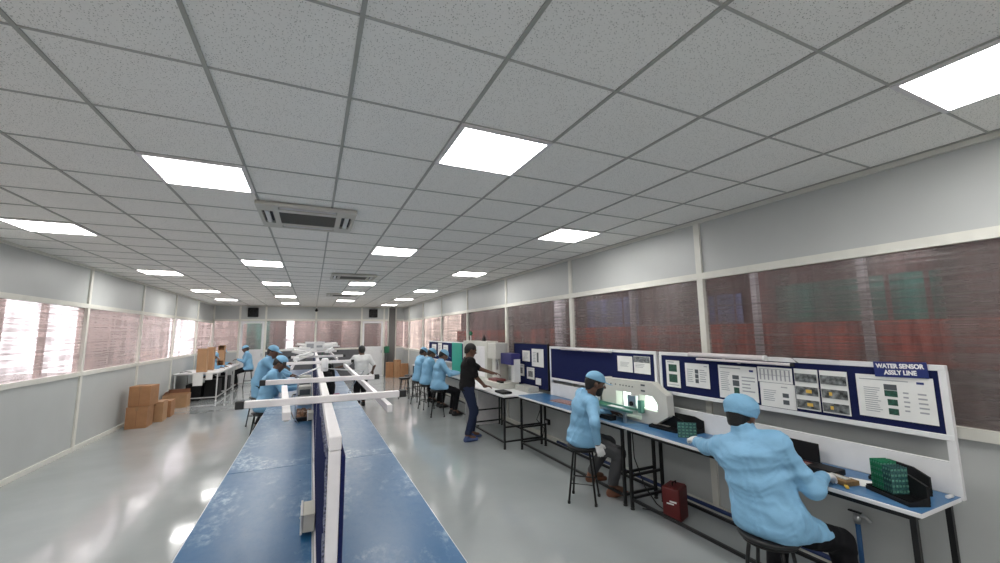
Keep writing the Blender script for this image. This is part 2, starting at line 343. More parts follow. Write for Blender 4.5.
# ---------------------------------------------------------------- ceiling fittings
proto = thing('ceiling_light', 'square LED ceiling panel', 'ceiling light', (0, 0, 0))
MB().box(-.272, .272, -.264, .264, -.010, -.004).build('diffuser', M_led, proto)
MB().box(-.30, .30, -.2916, -.265, -.014, -.0005).box(-.30, .30, .265, .2916, -.014, -.0005).box(-.30, -.273, -.265, .265, -.014, -.0005).box(.273, .30, -.265, .265, -.014, -.0005).build('frame', M_whitetube, proto)
rowname = {-4: 'leftmost row', -1: 'second row from the left', 2: 'third row from the left', 5: 'rightmost row'}
ordn = ['nearest', 'second nearest', 'third nearest', 'fourth nearest', 'fifth nearest', 'sixth nearest']
cnt = {}
first = True
for i, j in sorted(LIGHTS, key=lambda t: t[1]):
    if first: L = proto; first = False
    else: L = copy_tree(proto)
    L.location = (TX+TS*(i+.5), TY0+TSY*(j+.5), H)
    vis = (i, j) in LIGHTS[:20]
    if vis:
        c = cnt.get(i, 0); cnt[i] = c+1
        L['label'] = 'square white LED ceiling panel, %s visible one of the %s' % (ordn[c], rowname[i])
    else: L['label'] = 'square white LED ceiling panel behind the camera, %s, %s' % (rowname[i], {-3: 'nearest', -5: 'middle', -8: 'far', -9: 'farthest', 1: 'beside the camera'}[j])
    L['group'] = 'LED ceiling panels' if vis else 'LED ceiling panels behind the camera'
M_grille = mat('dark_intake_grille', (.035, .033, .03), .6)
def cassette(x, y, label):
    t = thing('ceiling_air_conditioner', label, 'air conditioner', (x, y, H), group='ceiling air conditioners')
    w = .425
    MB().box(-w, w, -w, -.375, -.035, -.004, .004).box(-w, w, .375, w, -.035, -.004, .004).box(-w, -.39, -.375, .375, -.035, -.004).box(.39, w, -.375, .375, -.035, -.004)\
        .box(-.30, -.25, -.375, .375, -.035, -.004).box(.25, .30, -.375, .375, -.035, -.004).box(-.25, .25, .21, .29, -.035, -.004).box(-.25, .25, -.29, -.21, -.035, -.004)\
        .box(-.39, -.30, -.375, -.22, -.035, -.004).box(-.39, -.30, .22, .375, -.035, -.004).box(.30, .39, -.375, -.22, -.035, -.004).box(.30, .39, .22, .375, -.035, -.004)\
        .build('bezel', mat('cream_plastic', (.60, .58, .52), .4), t)
    MB().box(-.392, .392, -.377, .377, -.012, -.003).build('housing', M_blackpl, t)
    g = MB()
    for k in range(15): g.box(-.25, .25, -.205+k*.028, -.193+k*.028, -.034, -.014)
    for k in range(4): g.box(-.2+k*.13, -.19+k*.13, -.21, .21, -.030, -.018)
    g.build('intake_grille', mat('grey_grille', (.12, .115, .10), .5), t)
    for a in ((-.37, -.33, -.2, .2), (.33, .37, -.2, .2), (-.24, .24, -.335, -.322), (-.24, .24, .322, .335)):
        MB().box(*a, -.036, -.020, .003).build('louvre', M_white, t)
cassette(-.08, 4.42, 'cream cassette air conditioner in the ceiling, nearest and largest of the three')
cassette(.72, 8.75, 'cream cassette air conditioner in the ceiling, middle of the three')
cassette(.76, 12.9, 'cream cassette air conditioner in the ceiling, farthest of the three')
def blackbox(x, label):
    t = thing('exhaust_fan', label, 'exhaust fan', (x, YE-.03, 2.72))
    MB().box(-.18, .18, -.09, 0, -.18, .18, .01).build('housing', M_blackpl, t)
    MB().tube([(.13*math.cos(a), -.095, .13*math.sin(a)) for a in [k*math.pi/12 for k in range(25)]], .008, 6).build('guard_ring', M_black, t)
    MB().box(-.13, .13, -.10, -.092, -.006, .006).box(-.006, .006, -.10, -.092, -.13, .13).build('grille', M_black, t)
blackbox(-2.13, 'square black fan high on the far wall above the left door')
blackbox(2.41, 'square black fan high on the far wall above the right door')
t = thing('security_camera', 'small black camera at the top centre of the far wall', 'camera', (.13, YE-.03, 2.86))
MB().lathe((0, -.05, -.04), [(.02, -.05), (.05, -.03), (.06, 0), (.06, .03), (.03, .05)], 14).build('dome', M_blackpl, t)
MB().box(-.03, .03, -.05, 0, -.01, .05).build('mount', M_black, t)
# ---------------------------------------------------------------- benches
def bench(label, x0, x1, y0, y1, topm, group, front='-x', edge=M_white, z=TZ, midbar=False, legm=M_black, name='workbench', bars=True, mats=True):
    cx, cy = (x0+x1)/2, (y0+y1)/2; hx, hy = (x1-x0)/2, (y1-y0)/2
    t = thing(name, label, 'workbench', (cx, cy, 0), group=group)
    MB().box(-hx, hx, -hy+.001, hy-.001, z-.028, z-.003, .003).build('table_top', edge, t)
    if mats: MB().box(-hx+.006, hx-.006, -hy+.002, hy-.002, z-.003, z).build('mat', topm, t)
    w = .028
    for sx in (-1, 1):
        for sy in (-1, 1):
            px, py = sx*(hx-.035), sy*(hy-.05)
            l = MB().box(px-w/2, px+w/2, py-w/2, py+w/2, .02, z-.03).build('leg', legm, t)
            MB().lathe((px, py, 0), [(.022, 0), (.022, .01), (.012, .02)], 10).build('foot', M_cap if legm is M_black else M_white, l)
    for sy in (-1, 1):
        py = sy*(hy-.05)
        for zz in ((.11, .33, z-.045) if midbar else (.11, z-.045)): MB().bar((-hx+.05, py, zz), (hx-.05, py, zz), .024).build('end_rail', legm, t)
    for sx in (-1, 1):
        px = sx*(hx-.035); MB().bar((px, -hy+.06, z-.045), (px, hy-.06, z-.045), .025).build('apron', legm, t)
        if bars: MB().bar((px, -hy+.065, .10), (px, hy-.065, .10), .025).build('stretcher', legm, t)
    return t
BX0, BX1 = 3.03, 3.53
bench('nearest blue topped bench of the right row, under the line sign', BX0, BX1, 1.165, 3.50, M_mat2, 'benches along the right wall', midbar=True)
bench('second blue topped bench of the right row, carrying the cream lit machine', BX0, BX1, 3.505, 5.93, M_mat2, 'benches along the right wall', midbar=True)
bench('short white bench the man in black stands at', 2.79, 3.53, 5.955, 7.6, M_white, 'benches along the right wall', midbar=True, mats=False)
tD = bench('far bench of the right row where three blue smocks sit', 3.0, 3.53, 7.62, 13.4, M_white, 'benches along the right wall', mats=False)
MB().box(-.26, .2, -2.87, -2.85, .03, .79).build('side_panel', M_whitetube, tD)
# island benches, left and right of the partition
ys = [.55, 1.25, 3.65, 6.05, 8.45, 10.85, 13.25]
sidew = {0: 'left', 1: 'right'}
for k in range(1, 6):
    for sd, (a, b) in enumerate(((-.53, .045), (.1, .665))):
        bench('blue mat island bench on the %s side of the partition, %s from the camera' % (sidew[sd], ['', 'nearest', 'second', 'third', 'fourth', 'fifth'][k]), a, b, ys[k]+.002 if k > 1 else .62, ys[k+1]-.002, M_mat, 'island benches', midbar=False)
# partition with white frame and navy fabric
def partition(y0, y1, label, near):
    t = thing('partition', label, 'partition', (.072, y0, TZ), group='navy partitions down the middle of the island')
    L = y1-y0
    MB().box(-.016, .016, 0, .03, -.02, .675, .003).build('post', M_whitetube, t)
    if near: MB().box(-.016, .016, L-.03, L, -.02, .675, .003).build('post', M_whitetube, t)
    MB().box(-.017, .017, 0, L, .676, .715, .004).build('top_rail', M_whitetube, t)
    MB().box(-.024, -.014, .05, L-.05, .0, .03).build('bottom_rail', M_whitetube, t)
    MB().box(-.016, -.002, .031, L-.031, .03, .675).build('fabric_panel', M_felt_d, t)
    MB().box(.017, .028, .001, L-.002, .03, .66).build('fabric_panel', M_felt_d, t)
    mb = MB(); random.seed(3)
    n = int(L/.03)
    for q in range(n):
        y = .05+q*(L-.1)/n; h = .015+.03*random.random(); w = .004+.004*random.random()
        mb.box(-.016-w, -.016, y, y+.02, .672-h, .676)
    mb.build('frayed_lining', mat('grey_fuzzy_lining', (.16, .17, .24), .95, var=.9, vscale=150), t)
    if near:
        mb = MB()
        for q in range(40):
            z = .03+q*.0155; w = .003+.004*random.random(); mb.box(-.016-w, -.016, .032, .06+.03*random.random(), z, z+.015)
        mb.build('frayed_lining', MC['grey_fuzzy_lining'], t)
for k, (a, b) in enumerate(((1.27, 3.64), (3.65, 6.04), (6.05, 8.44), (8.45, 10.84), (10.85, 13.2))):
    partition(a, b, 'navy fabric partition with white frame, %s section of the island' % ['nearest', 'second', 'third', 'fourth', 'farthest'][k], k == 0)
RZ = TZ+.716
def arm(y, x0, x1, label, dz=0, rot=0, z=None):
    t = thing('cross_arm', label, 'cross arm', ((x0+x1)/2, y, RZ if z is None else z), rot, 'white cross arms on the partition')
    h = (x1-x0)/2
    MB().box(-h+.03, h-.03, -.014, .014, 0, .028, .003).build('tube', M_whitetube, t)
    for s in (-1, 1):
        a, b = sorted((s*(h-.03), s*h)); MB().box(a, b, -.015, .015, -.001, .029, .002).build('end_cap', M_cap, t)
arm(1.91, -.26, .40, 'white square cross arm with black end caps, nearest on the partition', rot=-.0)
arm(2.72, -.26, .40, 'white square cross arm with black end caps, second from the camera')
arm(4.42, -.24, .40, 'white square cross arm with black end caps, third from the camera', rot=.02)
arm(5.6, -.25, .40, 'white square cross arm with black end caps, fourth from the camera')
arm(7.3, -.25, .41, 'white square cross arm with black end caps, fifth from the camera', rot=-.03)
arm(8.8, -.26, .42, 'white square cross arm with black end caps, sixth from the camera')
arm(10.4, -.28, .42, 'white square cross arm with black end caps, seventh from the camera')
arm(12.2, -.28, .42, 'white square cross arm with black end caps, farthest on the partition')
def rail(a, b, label, w=.020, h=.028, z=None):
    a, b = Vector(a), Vector(b)
    t = thing('light_rail', label, 'light rail', a, group='light rails slung under the cross arms')
    d = b-a
    MB().bar((0, 0, 0), d, w, h).build('channel', M_whitetube, t)
    MB().obox(Vector((0, 0, -h/2-.003))+d*.5, d.normalized().cross(Vector((0, 0, 1))), d.normalized(), (0, 0, 1), w*.3, d.length*.49, .003).build('strip', mat('aluminium_strip', (.4, .4, .38), .35, metal=.6), t)
rail((.305, 1.76, RZ-.022), (.31, 4.46, RZ-.022), 'long white light rail under the right ends of the nearest cross arms')
rail((-.075, 1.78, RZ-.022), (-.135, 2.74, RZ-.022), 'short cream light rail under the left ends of the two nearest arms', .028)
rail((.30, 5.5, RZ-.022), (.30, 8.9, RZ-.022), 'far white light rail under the right ends of the farther arms')
rail((-.16, 4.3, RZ-.022), (-.16, 7.5, RZ-.022), 'far white light rail under the left ends of the middle arms')
rail((-.15, 8.7, RZ-.022), (-.15, 12.4, RZ-.022), 'farthest white light rail on the left of the partition')
# white tube fixtures lying on the arms further back
for k, (x, y, L, rz, lb) in enumerate([(-.13, 4.6, 1.1, -.12, 'white tube light lying slanted across the third and fourth arms'), (-.05, 5.8, .9, .2, 'white tube light lying askew left of the partition top'),
        (.2, 6.2, 1.2, -.1, 'white tube light lying askew right of the partition top'), (0, 7.35, .45, 1.1, 'white tube light lying nearly crosswise over the fifth arm'),
        (.1, 8.85, .5, -1.0, 'white tube light lying over the sixth arm'), (-.1, 10.5, 1.2, .2, 'white tube light stacked far back on the seventh arm'), (.2, 10.7, 1.2, -.35, 'white tube light far back pointing down the island')]):
    t = thing('tube_light', lb, 'tube light', (x, y, RZ+.029), rz, 'tube lights lying loose on the arms')
    MB().box(-.03, .03, -.02, L, 0, .028, .004).build('body', M_white, t)
    MB().tube([(0, .02, .04), (0, L-.04, .04)], .012, 8).build('tube', mat('frosted_tube', (.85, .85, .85), .3), t)
# far heap of white housings on top of the partition
for k, (x, y, w, d, h, lb) in enumerate([(-.02, 8.0, .16, .3, .16, 'white plastic housing standing on the partition top, left one'), (.12, 8.35, .14, .25, .12, 'white plastic housing standing on the partition top, middle one'),
                      (.12, 9.7, .22, .3, .13, 'white plastic housing standing farther right on the partition arms')]):
    t = thing('lamp_housing', lb, 'housing', (x, y, RZ+.03), .1*k, None)
    MB().box(-w/2, w/2, -d/2, d/2, -.03, h-.03, .006).build('shell', M_white, t)
    MB().box(-w*.35, w*.35, -d/2-.004, -d/2, .02, h-.06).build('vent', M_ink, t)
# sockets and clutter on the island
def socket(y, z, s, label):
    t = thing('junction_box', label, 'junction box', (.051, y, z))
    MB().box(-.065*s, 0, -.11*s, .11*s, -.05*s, .05*s, .004).build('box', mat('cream_plastic', (.60, .58, .52), .4), t)
    MB().box(-.078*s, -.065*s, -.12*s, .12*s, -.056*s, .056*s, .003).build('cover', M_white, t)
    for q in (-1, 1): MB().tube([(-.083*s, q*.09*s, .03*s), (-.077*s, q*.09*s, .03*s)], .005, 8).build('screw', M_steel, t)
socket(2.46, .885, .85, 'cream junction box fixed low on the near partition, left side')
socket(5.15, .93, .8, 'white socket box on the second partition, left side')
t = thing('component_tray', 'tray heaped with brown and dark electronic parts on the left island bench', 'tray', (-.03, 5.6, TZ))
MB().box(-.11, .07, -.2, .2, 0, .012).box(-.11, -.1, -.2, .2, .01, .05).box(.06, .07, -.2, .2, .01, .05).box(-.11, .07, -.2, -.19, .01, .05).box(-.11, .07, .19, .2, .01, .05).build('tray', M_blackpl, t)
mb = MB()
for k in range(30):
    x, y = random.uniform(-.085, .05), random.uniform(-.17, .17); mb.box(x-.015, x+.015, y-.02, y+.02, .012, .05+.05*random.random(), rot=random.random()*3)
o = mb.build('parts_heap', mat('brown_parts', (.22, .12, .07), .5, var=.8, vscale=40), t); o['kind'] = 'stuff'
def simplebox(name, label, cat, x, y, z, w, d, h, m, rot=0, bev=.006, extra=None, group=None):
    t = thing(name, label, cat, (x, y, z), rot, group)
    MB().box(-w/2, w/2, -d/2, d/2, 0, h, bev).build('body', m, t)
    if extra: extra(t, w, d, h)
    return t
def knobs(t, w, d, h):
    MB().box(-w*.4, w*.4, -d/2-.004, -d/2, h*.55, h*.85).build('display', M_inkd, t)
    for q in (-.3, 0, .3): MB().tube([(w*q, -d/2-.012, h*.3), (w*q, -d/2, h*.3)], .01, 8).build('knob', M_blackpl, t)
simplebox('power_supply', 'cream bench power supply beside the partition in front of the seated workers', 'power supply', -.06, 6.75, TZ, .17, .28, .26, M_cream, extra=knobs)
simplebox('power_supply', 'second cream instrument on the left island bench behind the first', 'power supply', -.08, 7.9, TZ, .2, .3, .3, M_cream, extra=knobs)
def bag(label, x, y, z, rx, ry, h, m, rot=0):
    t = thing('cloth_bag', label, 'bag', (x, y, z), rot)
    mb = MB(); n = 20; prof = [(.75, 0), (1, .12), (1.02, .4), (.9, .7), (.72, .9), (.4, .97), (.1, 1)]
    rings = []
    for r, zz in prof:
        rings.append([mb.bm.verts.new((rx*r*(1+.12*math.sin(3*a+zz*5))*math.cos(a), ry*r*(1+.1*math.sin(5*a+zz*7))*math.sin(a), h*zz*(1+.05*math.sin(2*a)))) for a in [2*math.pi*k/n for k in range(n)]])
    for a, b in zip(rings, rings[1:]):
        for k in range(n): mb.bm.faces.new((a[k], a[(k+1) % n], b[(k+1) % n], b[k])).smooth = True
    mb.bm.faces.new(rings[0][::-1]); mb.bm.faces.new(rings[-1]); mb.build('sack', m, t)
    MB().tube([(-rx*.5, 0, h*.9), (-rx*.35, 0, h*1.25), (0, 0, h*1.35), (rx*.35, 0, h*1.25), (rx*.5, 0, h*.9)], .008, 6).build('strap', m, t)
bag('black cloth bag on the right island bench behind the nearest arms', .24, 7.15, TZ+.03, .12, .16, .40, M_blk)
tag(MB().box(.12, .46, 6.85, 7.45, TZ+.001, TZ+.028, .008).build('folded_cloth', mat('magenta_cloth', (.22, .03, .12), .8)), 'folded magenta cloth under the black bag on the right island bench', 'cloth')
bag('dark green cloth bag on the right island bench further back', .26, 9.3, TZ, .13, .3, .50, M_greend)
bag('small black pouch beside the dark green bag', .36, 8.7, TZ, .08, .14, .4, M_blk)
tag(MB().lathe((.10, 3.5, RZ+.001), [(.02, 0), (.026, .004), (.026, .09), (.02, .1)], 14).build('tape_roll', M_white), 'small white roll standing on the partition top', 'roll')
tag(MB().tube([(-.1, 5.2, TZ+.02), (-.12, 4.6, 1.0), (-.1, 4.2, 1.3), (-.08, 3.6, 1.5), (.05, 3.3, 1.58), (.20, 3.3, 1.56), (.5, 4.4, 1.45), (.58, 6.0, 1.2), (.55, 7.2, TZ+.01)], .006, 6).build('cable', M_white), 'white cable looping over the partition behind the second arm', 'cable')
tag(MB().tube([(-.12, 6.6, TZ+.14), (-.2, 6.3, 1.02), (-.23, 5.8, .95), (-.15, 5.4, .86), (-.02, 5.2, .9)], .007, 6).build('cable', M_black), 'black cable curling from the cream power supply to the socket box', 'cable')
# ---------------------------------------------------------------- stools
def stool_proto(lbl, h=.58):
    t = thing('stool', lbl, 'stool', (0, 0, 0), group='black round stools')
    MB().lathe((0, 0, h-.035), [(.13, 0), (.165, .006), (.172, .022), (.16, .035), (.02, .037)], 28).build('seat', mat('black_seat_pad', (.012, .012, .014), .4), t)
    MB().tube([(.14*math.cos(a), .14*math.sin(a), h-.045) for a in [k*math.pi/14 for k in range(29)]], .010, 8).build('seat_ring', M_black, t)
    for k in range(4):
        a = math.pi/4+k*math.pi/2; c, s = math.cos(a), math.sin(a)
        l = MB().tube([(.12*c, .12*s, h-.05), (.13*c, .13*s, h-.1), (.20*c, .20*s, .012)], .0115, 8).build('leg', M_black, t)
        MB().lathe((.20*c, .20*s, 0), [(.016, 0), (.016, .025), (.012, .03)], 8).build('foot', M_cap, l)
    MB().tube([(.172*math.cos(a), .172*math.sin(a), .2) for a in [math.pi/4+k*math.pi/2 for k in range(5)]], .008, 8).build('foot_ring', M_black, t)
    return t
S0 = stool_proto('')
stools = [(2.61, 1.74, 'black round stool under the worker nearest the camera'), (2.77, 3.87, 'black round stool under the worker in grey trousers'),
          (2.60, 9.0, 'black round stool under the nearest of three workers sitting close together'), (2.60, 10.0, 'black round stool under the middle of three workers sitting close together'),
          (2.60, 10.8, 'black round stool under the farthest of three workers sitting close together'), (2.46, 11.9, 'empty black stool at the far end of the right bench row'),
          (2.75, 12.5, 'empty black stool close to the far right bench end'), (-.68, 7.9, 'black stool under the nearer worker left of the island'),
          (-.95, 9.9, 'empty black stool behind the workers left of the island'), (-2.05, 17.45, 'black stool under the worker by the far left door'),
          (-1.62, 17.3, 'empty black stool right of the worker by the far left door'), (-3.08, 15.65, 'black stool by the left wall under the worker behind the racks'), (-3.14, 17.3, 'black stool under the farthest worker at the white tables')]
for k, (x, y, lb) in enumerate(stools):
    s = S0 if k == 0 else copy_tree(S0)
    s.location = (x, y, 0); s['label'] = lb; s.rotation_euler = (0, 0, .3+.5*k)
# ---------------------------------------------------------------- pinboards
def pinboard(label, y0, y1, z0, z1, x=3.545, posts=True, frame=.035, feltm=M_felt, name='pinboard'):
    t = thing(name, label, 'pinboard', (x, (y0+y1)/2, TZ), group='blue pinboards over the right benches')
    h = (y1-y0)/2; a, b = z0-TZ, z1-TZ
    MB().box(-.012, .012, -h+frame, h-frame, a+frame, b-frame).build('felt', feltm, t)
    fr = M_white if frame > .02 else M_black
    MB().box(-.018, .018, -h, h, b-frame, b, .003).box(-.018, .018, -h, h, a, a+frame, .003).box(-.018, .018, -h, -h+frame, a+frame, b-frame).box(-.018, .018, h-frame, h, a+frame, b-frame).build('frame', fr, t)
    for s in (-1, 1):
        if posts: MB().box(-.016, .016, s*(h-.02)-.02, s*(h-.02)+.02, -.02, a).build('support_post', fr, t)
    return t
pinboard('long navy pinboard in white frame with many sheets, over the nearest bench', 1.155, 3.43, 1.135, 1.585)
pinboard('navy pinboard in white frame with two sheets at its right end', 3.47, 5.74, 1.06, 1.585)
pinboard('tall dark blue pinboard with four sheets beside the man in black', 5.80, 7.03, .86, 1.62, posts=False, frame=.012)
pinboard('far narrow blue pinboard behind the three seated workers', 9.9, 13.3, 1.0, 1.58)
for y0, y1, lb in ((1.165, 3.49, 'low white back panel along the nearest bench'), (3.51, 5.76, 'low white back panel along the second bench')):
    tag(MB().box(3.535, 3.555, y0+.02, y1-.02, TZ, TZ+.19, .003).build('backsplash', M_white), lb, 'back panel')
# ---------------------------------------------------------------- sheets on the boards
XP = 3.524
def sheet_of(label, y0, y1, z0, z1, marks, group, m=M_paper, tilt=0, x=XP):
    cy, cz = (y0+y1)/2, (z0+z1)/2; h, v = (y1-y0)/2, (z1-z0)/2
    t = thing('paper_sheet', label, 'paper', (x, cy, cz), group=group); t.rotation_euler = (tilt, 0, 0)
    MB().box(-.001, .001, -h, h, -v, v).build('sheet', m, t)
    for nm, mm, rects in marks:
        mb = MB()
        for u0, u1, v0, v1 in rects:    # u left->right as read, v top->bottom
            mb.box(-.0022, -.0012, h-2*h*u1, h-2*h*u0, v-2*v*v1, v-2*v*v0)
        mb.build(nm, mm, t)
    return t
def lines(u0, u1, v0, v1, n, fill=.35, seed=0):
    rn = random.Random(seed); dv = (v1-v0)/n
    return [(u0, u0+(u1-u0)*rn.uniform(.6, 1), v0+i*dv, v0+i*dv+dv*fill) for i in range(n)]
G1 = 'sheets pinned on the long pinboard'
sheet_of('narrow white sheet with two green photos, leftmost on the long pinboard', 3.15, 3.33, 1.22, 1.50, [('photo', M_inkg, [(.2, .8, .15, .42), (.2, .8, .52, .82)]), ('text', M_ink, [(.1, .6, .05, .08), (.1, .9, .9, .92)])], G1)
sheet_of('white landscape sheet with a column of small photos, second from left on the long pinboard', 2.80, 3.08, 1.25, 1.485, [('photo', M_inkd, [(.42, .56, .25, .42), (.42, .56, .45, .62), (.42, .56, .65, .82)]), ('text', M_ink, lines(.08, .36, .25, .85, 7)+lines(.62, .92, .25, .8, 6, seed=1)+[(.8, .93, .08, .12)])], G1)
sheet_of('large white instruction sheet with round green photo above the near worker, third from left', 2.33, 2.70, 1.19, 1.49, [('photo', M_inkd, [(.38, .55, .28, .40), (.38, .55, .43, .60)]), ('photo', M_inkg, [(.40, .54, .64, .82)]), ('text', M_ink, lines(.06, .33, .2, .8, 10)+lines(.62, .95, .3, .8, 5, seed=2)+[(.05, .6, .06, .09)]), ('logo', M_sign, [(.82, .92, .09, .15)])], G1)
sheet_of('white sheet with a table of fine print, upper of two right of the middle', 2.04, 2.32, 1.375, 1.50, [('text', M_ink, [(.06+.12*i, .10+.12*i, .15, .85) for i in range(8)]+[(.05, .95, .1, .13), (.05, .95, .5, .53)])], G1)
sheet_of('white sheet with two small dark pictures, lower of two right of the middle', 2.03, 2.31, 1.175, 1.372, [('photo', M_inkd, [(.65, .82, .38, .55), (.65, .82, .65, .83)]), ('text', M_ink, lines(.1, .5, .3, .8, 6)+[(.62, .8, .12, .16)])], G1)
def pouch(label, y0, y1):
    cy = (y0+y1)/2; h = (y1-y0)/2
    t = thing('pocket_sheet', label, 'pocket sheet', (XP-.006, cy, 1.35), group='clear pocket sheets of parts')
    MB().box(-.003, .003, -h, h, -.155, .155).build('backing', M_paper, t)
    for k in range(3):
        z = .14-.1*k; MB().box(-.009, -.0035, -h+.005, h-.005, z-.085, z-.02, .002).build('pocket', mat('parts_in_pocket', (.16, .17, .17), .2, var=.95, vscale=28), t)
        if k: MB().box(-.011, -.0095, -h*.2-.02+(.05 if h > .085 else 0), -h*.2+.02+(.03 if h > .085 else 0), z-.065, z-.04).build('sticker', M_yel, t)
pouch('clear pocket sheet of small parts, left one on the long pinboard', 1.855, 2.02)
pouch('clear pocket sheet of small parts, right one next to the big instruction sheet', 1.665, 1.84)
sheet_of('largest white instruction sheet with green round photos, below the blue line sign', 1.215, 1.615, 1.215, 1.50, [('photo', M_inkd, [(.38, .55, .20, .33)]), ('photo', M_inkg, [(.38, .55, .34, .48), (.41, .54, .54, .68), (.41, .54, .75, .89)]),
    ('text', M_ink, lines(.1, .34, .3, .9, 12)+[(.05, .7, .10, .12)]+lines(.62, .72, .35, .85, 5, seed=4)+lines(.8, .92, .35, .85, 5, seed=5)), ('logo', M_sign, [(.80, .89, .10, .15)])], G1)
G2 = 'sheets on the second pinboard'
sheet_of('plain white typed sheet, left of two on the second pinboard', 3.845, 4.11, 1.32, 1.51, [('text', M_ink, lines(.2, .85, .38, .7, 5))], G2)
sheet_of('white sheet with dark speckled upper half, right of two on the second pinboard', 3.56, 3.82, 1.32, 1.52, [('photo', M_photo, [(.02, .98, .02, .36)]), ('text', M_ink, lines(.1, .7, .45, .7, 3))], G2)
G3 = 'sheets on the tall dark blue pinboard'
ph = [('photo', M_photo, [(.2, .8, .3, .8)]), ('text', M_ink, [(.1, .9, .1, .14), (.1, .7, .2, .23)])]
sheet_of('small white sheet at the top left of the tall blue pinboard', 6.40, 6.68, 1.30, 1.49, [('text', M_ink, lines(.15, .85, .2, .8, 6))], G3)
sheet_of('larger white sheet at the top right of the tall blue pinboard', 5.93, 6.33, 1.23, 1.53, [('photo', M_inkd, [(.45, .6, .2, .75)]), ('text', M_ink, lines(.1, .4, .2, .8, 7))], G3)
sheet_of('white sheet with a dark picture at the lower left of the tall blue pinboard', 6.62, 6.92, 1.03, 1.24, ph, G3)
sheet_of('white sheet with a dark picture at the lower middle of the tall blue pinboard', 6.25, 6.52, 1.00, 1.20, ph, G3)
tag(MB().box(3.515, 3.53, 6.03, 6.20, .93, 1.04, .004).build('notice_box', M_white), 'small blank white card box low on the tall blue pinboard', 'card')
G4 = 'sheets on the far pinboard'
for k, (y0, y1, z0, lb) in enumerate(((12.4, 12.9, 1.1, 'pale sheet with a picture at the left of the far pinboard'), (11.8, 12.2, 1.15, 'white sheet left of the middle on the far pinboard'), (11.2, 11.65, 1.1, 'white sheet in the middle of the far pinboard'), (10.2, 10.6, 1.05, 'white sheet near the right end of the far pinboard'))):
    sheet_of(lb, y0, y1, z0, z0+.38, [('text', M_ink, lines(.1, .8, .2, .8, 5))], G4)
# line sign
t = thing('line_sign', 'blue sign reading WATER SENSOR ASSLY LINE in white letters', 'sign', (3.517, 1.365, 1.545))
t.rotation_euler = (-.035, 0, 0)
MB().box(-.004, .004, -.135, .135, -.05, .05, .001).build('plate', M_sign, t)
def text(body, size, loc, parent, m, sx=1):
    cu = bpy.data.curves.new('lettering', 'FONT'); cu.body = body; cu.size = size; cu.extrude = .0006; cu.align_x = 'CENTER'; cu.align_y = 'CENTER'; cu.offset = .0016
    ob = bpy.data.objects.new('tmp', cu); COL.objects.link(ob); bpy.context.view_layer.update()
    me = bpy.data.meshes.new_from_object(ob.evaluated_get(bpy.context.evaluated_depsgraph_get())); bpy.data.objects.remove(ob)
    me.name = 'lettering'; me.materials.clear(); me.materials.append(m)
    o = bpy.data.objects.new('lettering', me); COL.objects.link(o); o.parent = parent; o.location = loc
    o.rotation_euler = (math.pi/2, 0, -math.pi/2); o.scale = (sx, 1, 1); return o
M_letter = mat('white_letter', (.85, .85, .85), .5)
text('WATER SENSOR', .040, (-.0055, 0, .021), t, M_letter, .82)
text('ASSLY LINE', .040, (-.0055, 0, -.021), t, M_letter, .82)
# tube fixtures on the board tops
def tube_fix(label, y0, y1, x, z, black=True, r=.018):
    t = thing('tube_light', label, 'tube light', (x, y0, z), group='tube lights on the pinboards')
    L = y1-y0
    MB().tube([(0, .02, 0), (0, L, 0)], r, 12).build('tube', mat('white_tube_plastic', (.72, .66, .67), .35), t)
    MB().tube([(0, 0, 0), (0, .022, 0)], r*1.08, 12).build('end_cap', M_cap if black else M_white, t)
    MB().box(-.006, .012, L*.5, L*.5+.02, -r-.006, -r).build('clip', M_steel, t)
tube_fix('pinkish white tube light along the top left of the long pinboard', 2.22, 3.0, 3.50, 1.575, False, .022)
tube_fix('tube light with black end cap at the middle top of the long pinboard', 2.0, 2.9, 3.487, 1.535, True, .012)
tube_fix('white tube light along the top left of the second pinboard', 4.2, 5.35, 3.50, 1.56, False, .018)
tag(MB().tube([(3.51, 1.98, 1.55), (3.5, 2.02, 1.59), (3.5, 1.9, 1.60), (3.515, 1.7, 1.589)], .004, 6).build('cable', M_black), 'thin black cable at the top of the long pinboard by the tube end', 'cable')
# ---------------------------------------------------------------- things on the right benches
def rack(label, x, y, rot=0, L=.36):
    t = thing('board_rack', label, 'rack', (x, y, TZ), rot, 'black angled circuit board racks')
    w = .06
    MB().box(-w, w, -L/2, L/2, 0, .022, .003).build('base', M_blackpl, t)
    MB().prism([(-L/2, .02), (L/2, .02), (L/2, .11), (L/2-.04, .14), (-L/2+.10, .14), (-L/2, .11)], 0, w-.014, w).build('back_wall', M_blackpl, t)
    mb = MB()
    for k in range(int(L/.014)): mb.box(-w+.008, w-.015, -L/2+.012+k*.014, -L/2+.016+k*.014, .022, .030)
    mb.build('slots', M_blackpl, t)
    MB().prism([(-w, .02), (w, .02), (w, .05)], 1, -L/2, -L/2+.006).build('end_wall', M_blackpl, t)
    MB().prism([(-w, .02), (w, .02), (w, .05)], 1, L/2-.006, L/2).build('end_wall', M_blackpl, t)
    return t
rack('black board rack holding green circuit boards at the near end of the bench', 3.19, 1.33, -.45, .28)
rack('black board rack behind the one with green boards at the bench end', 3.40, 1.40, -.45, .30)
rack('black board rack right of the cream lit machine, left of two', 3.31, 3.18, .05, .34)
rack('black board rack against the back panel right of the cream machine', 3.46, 3.10, .05, .4)
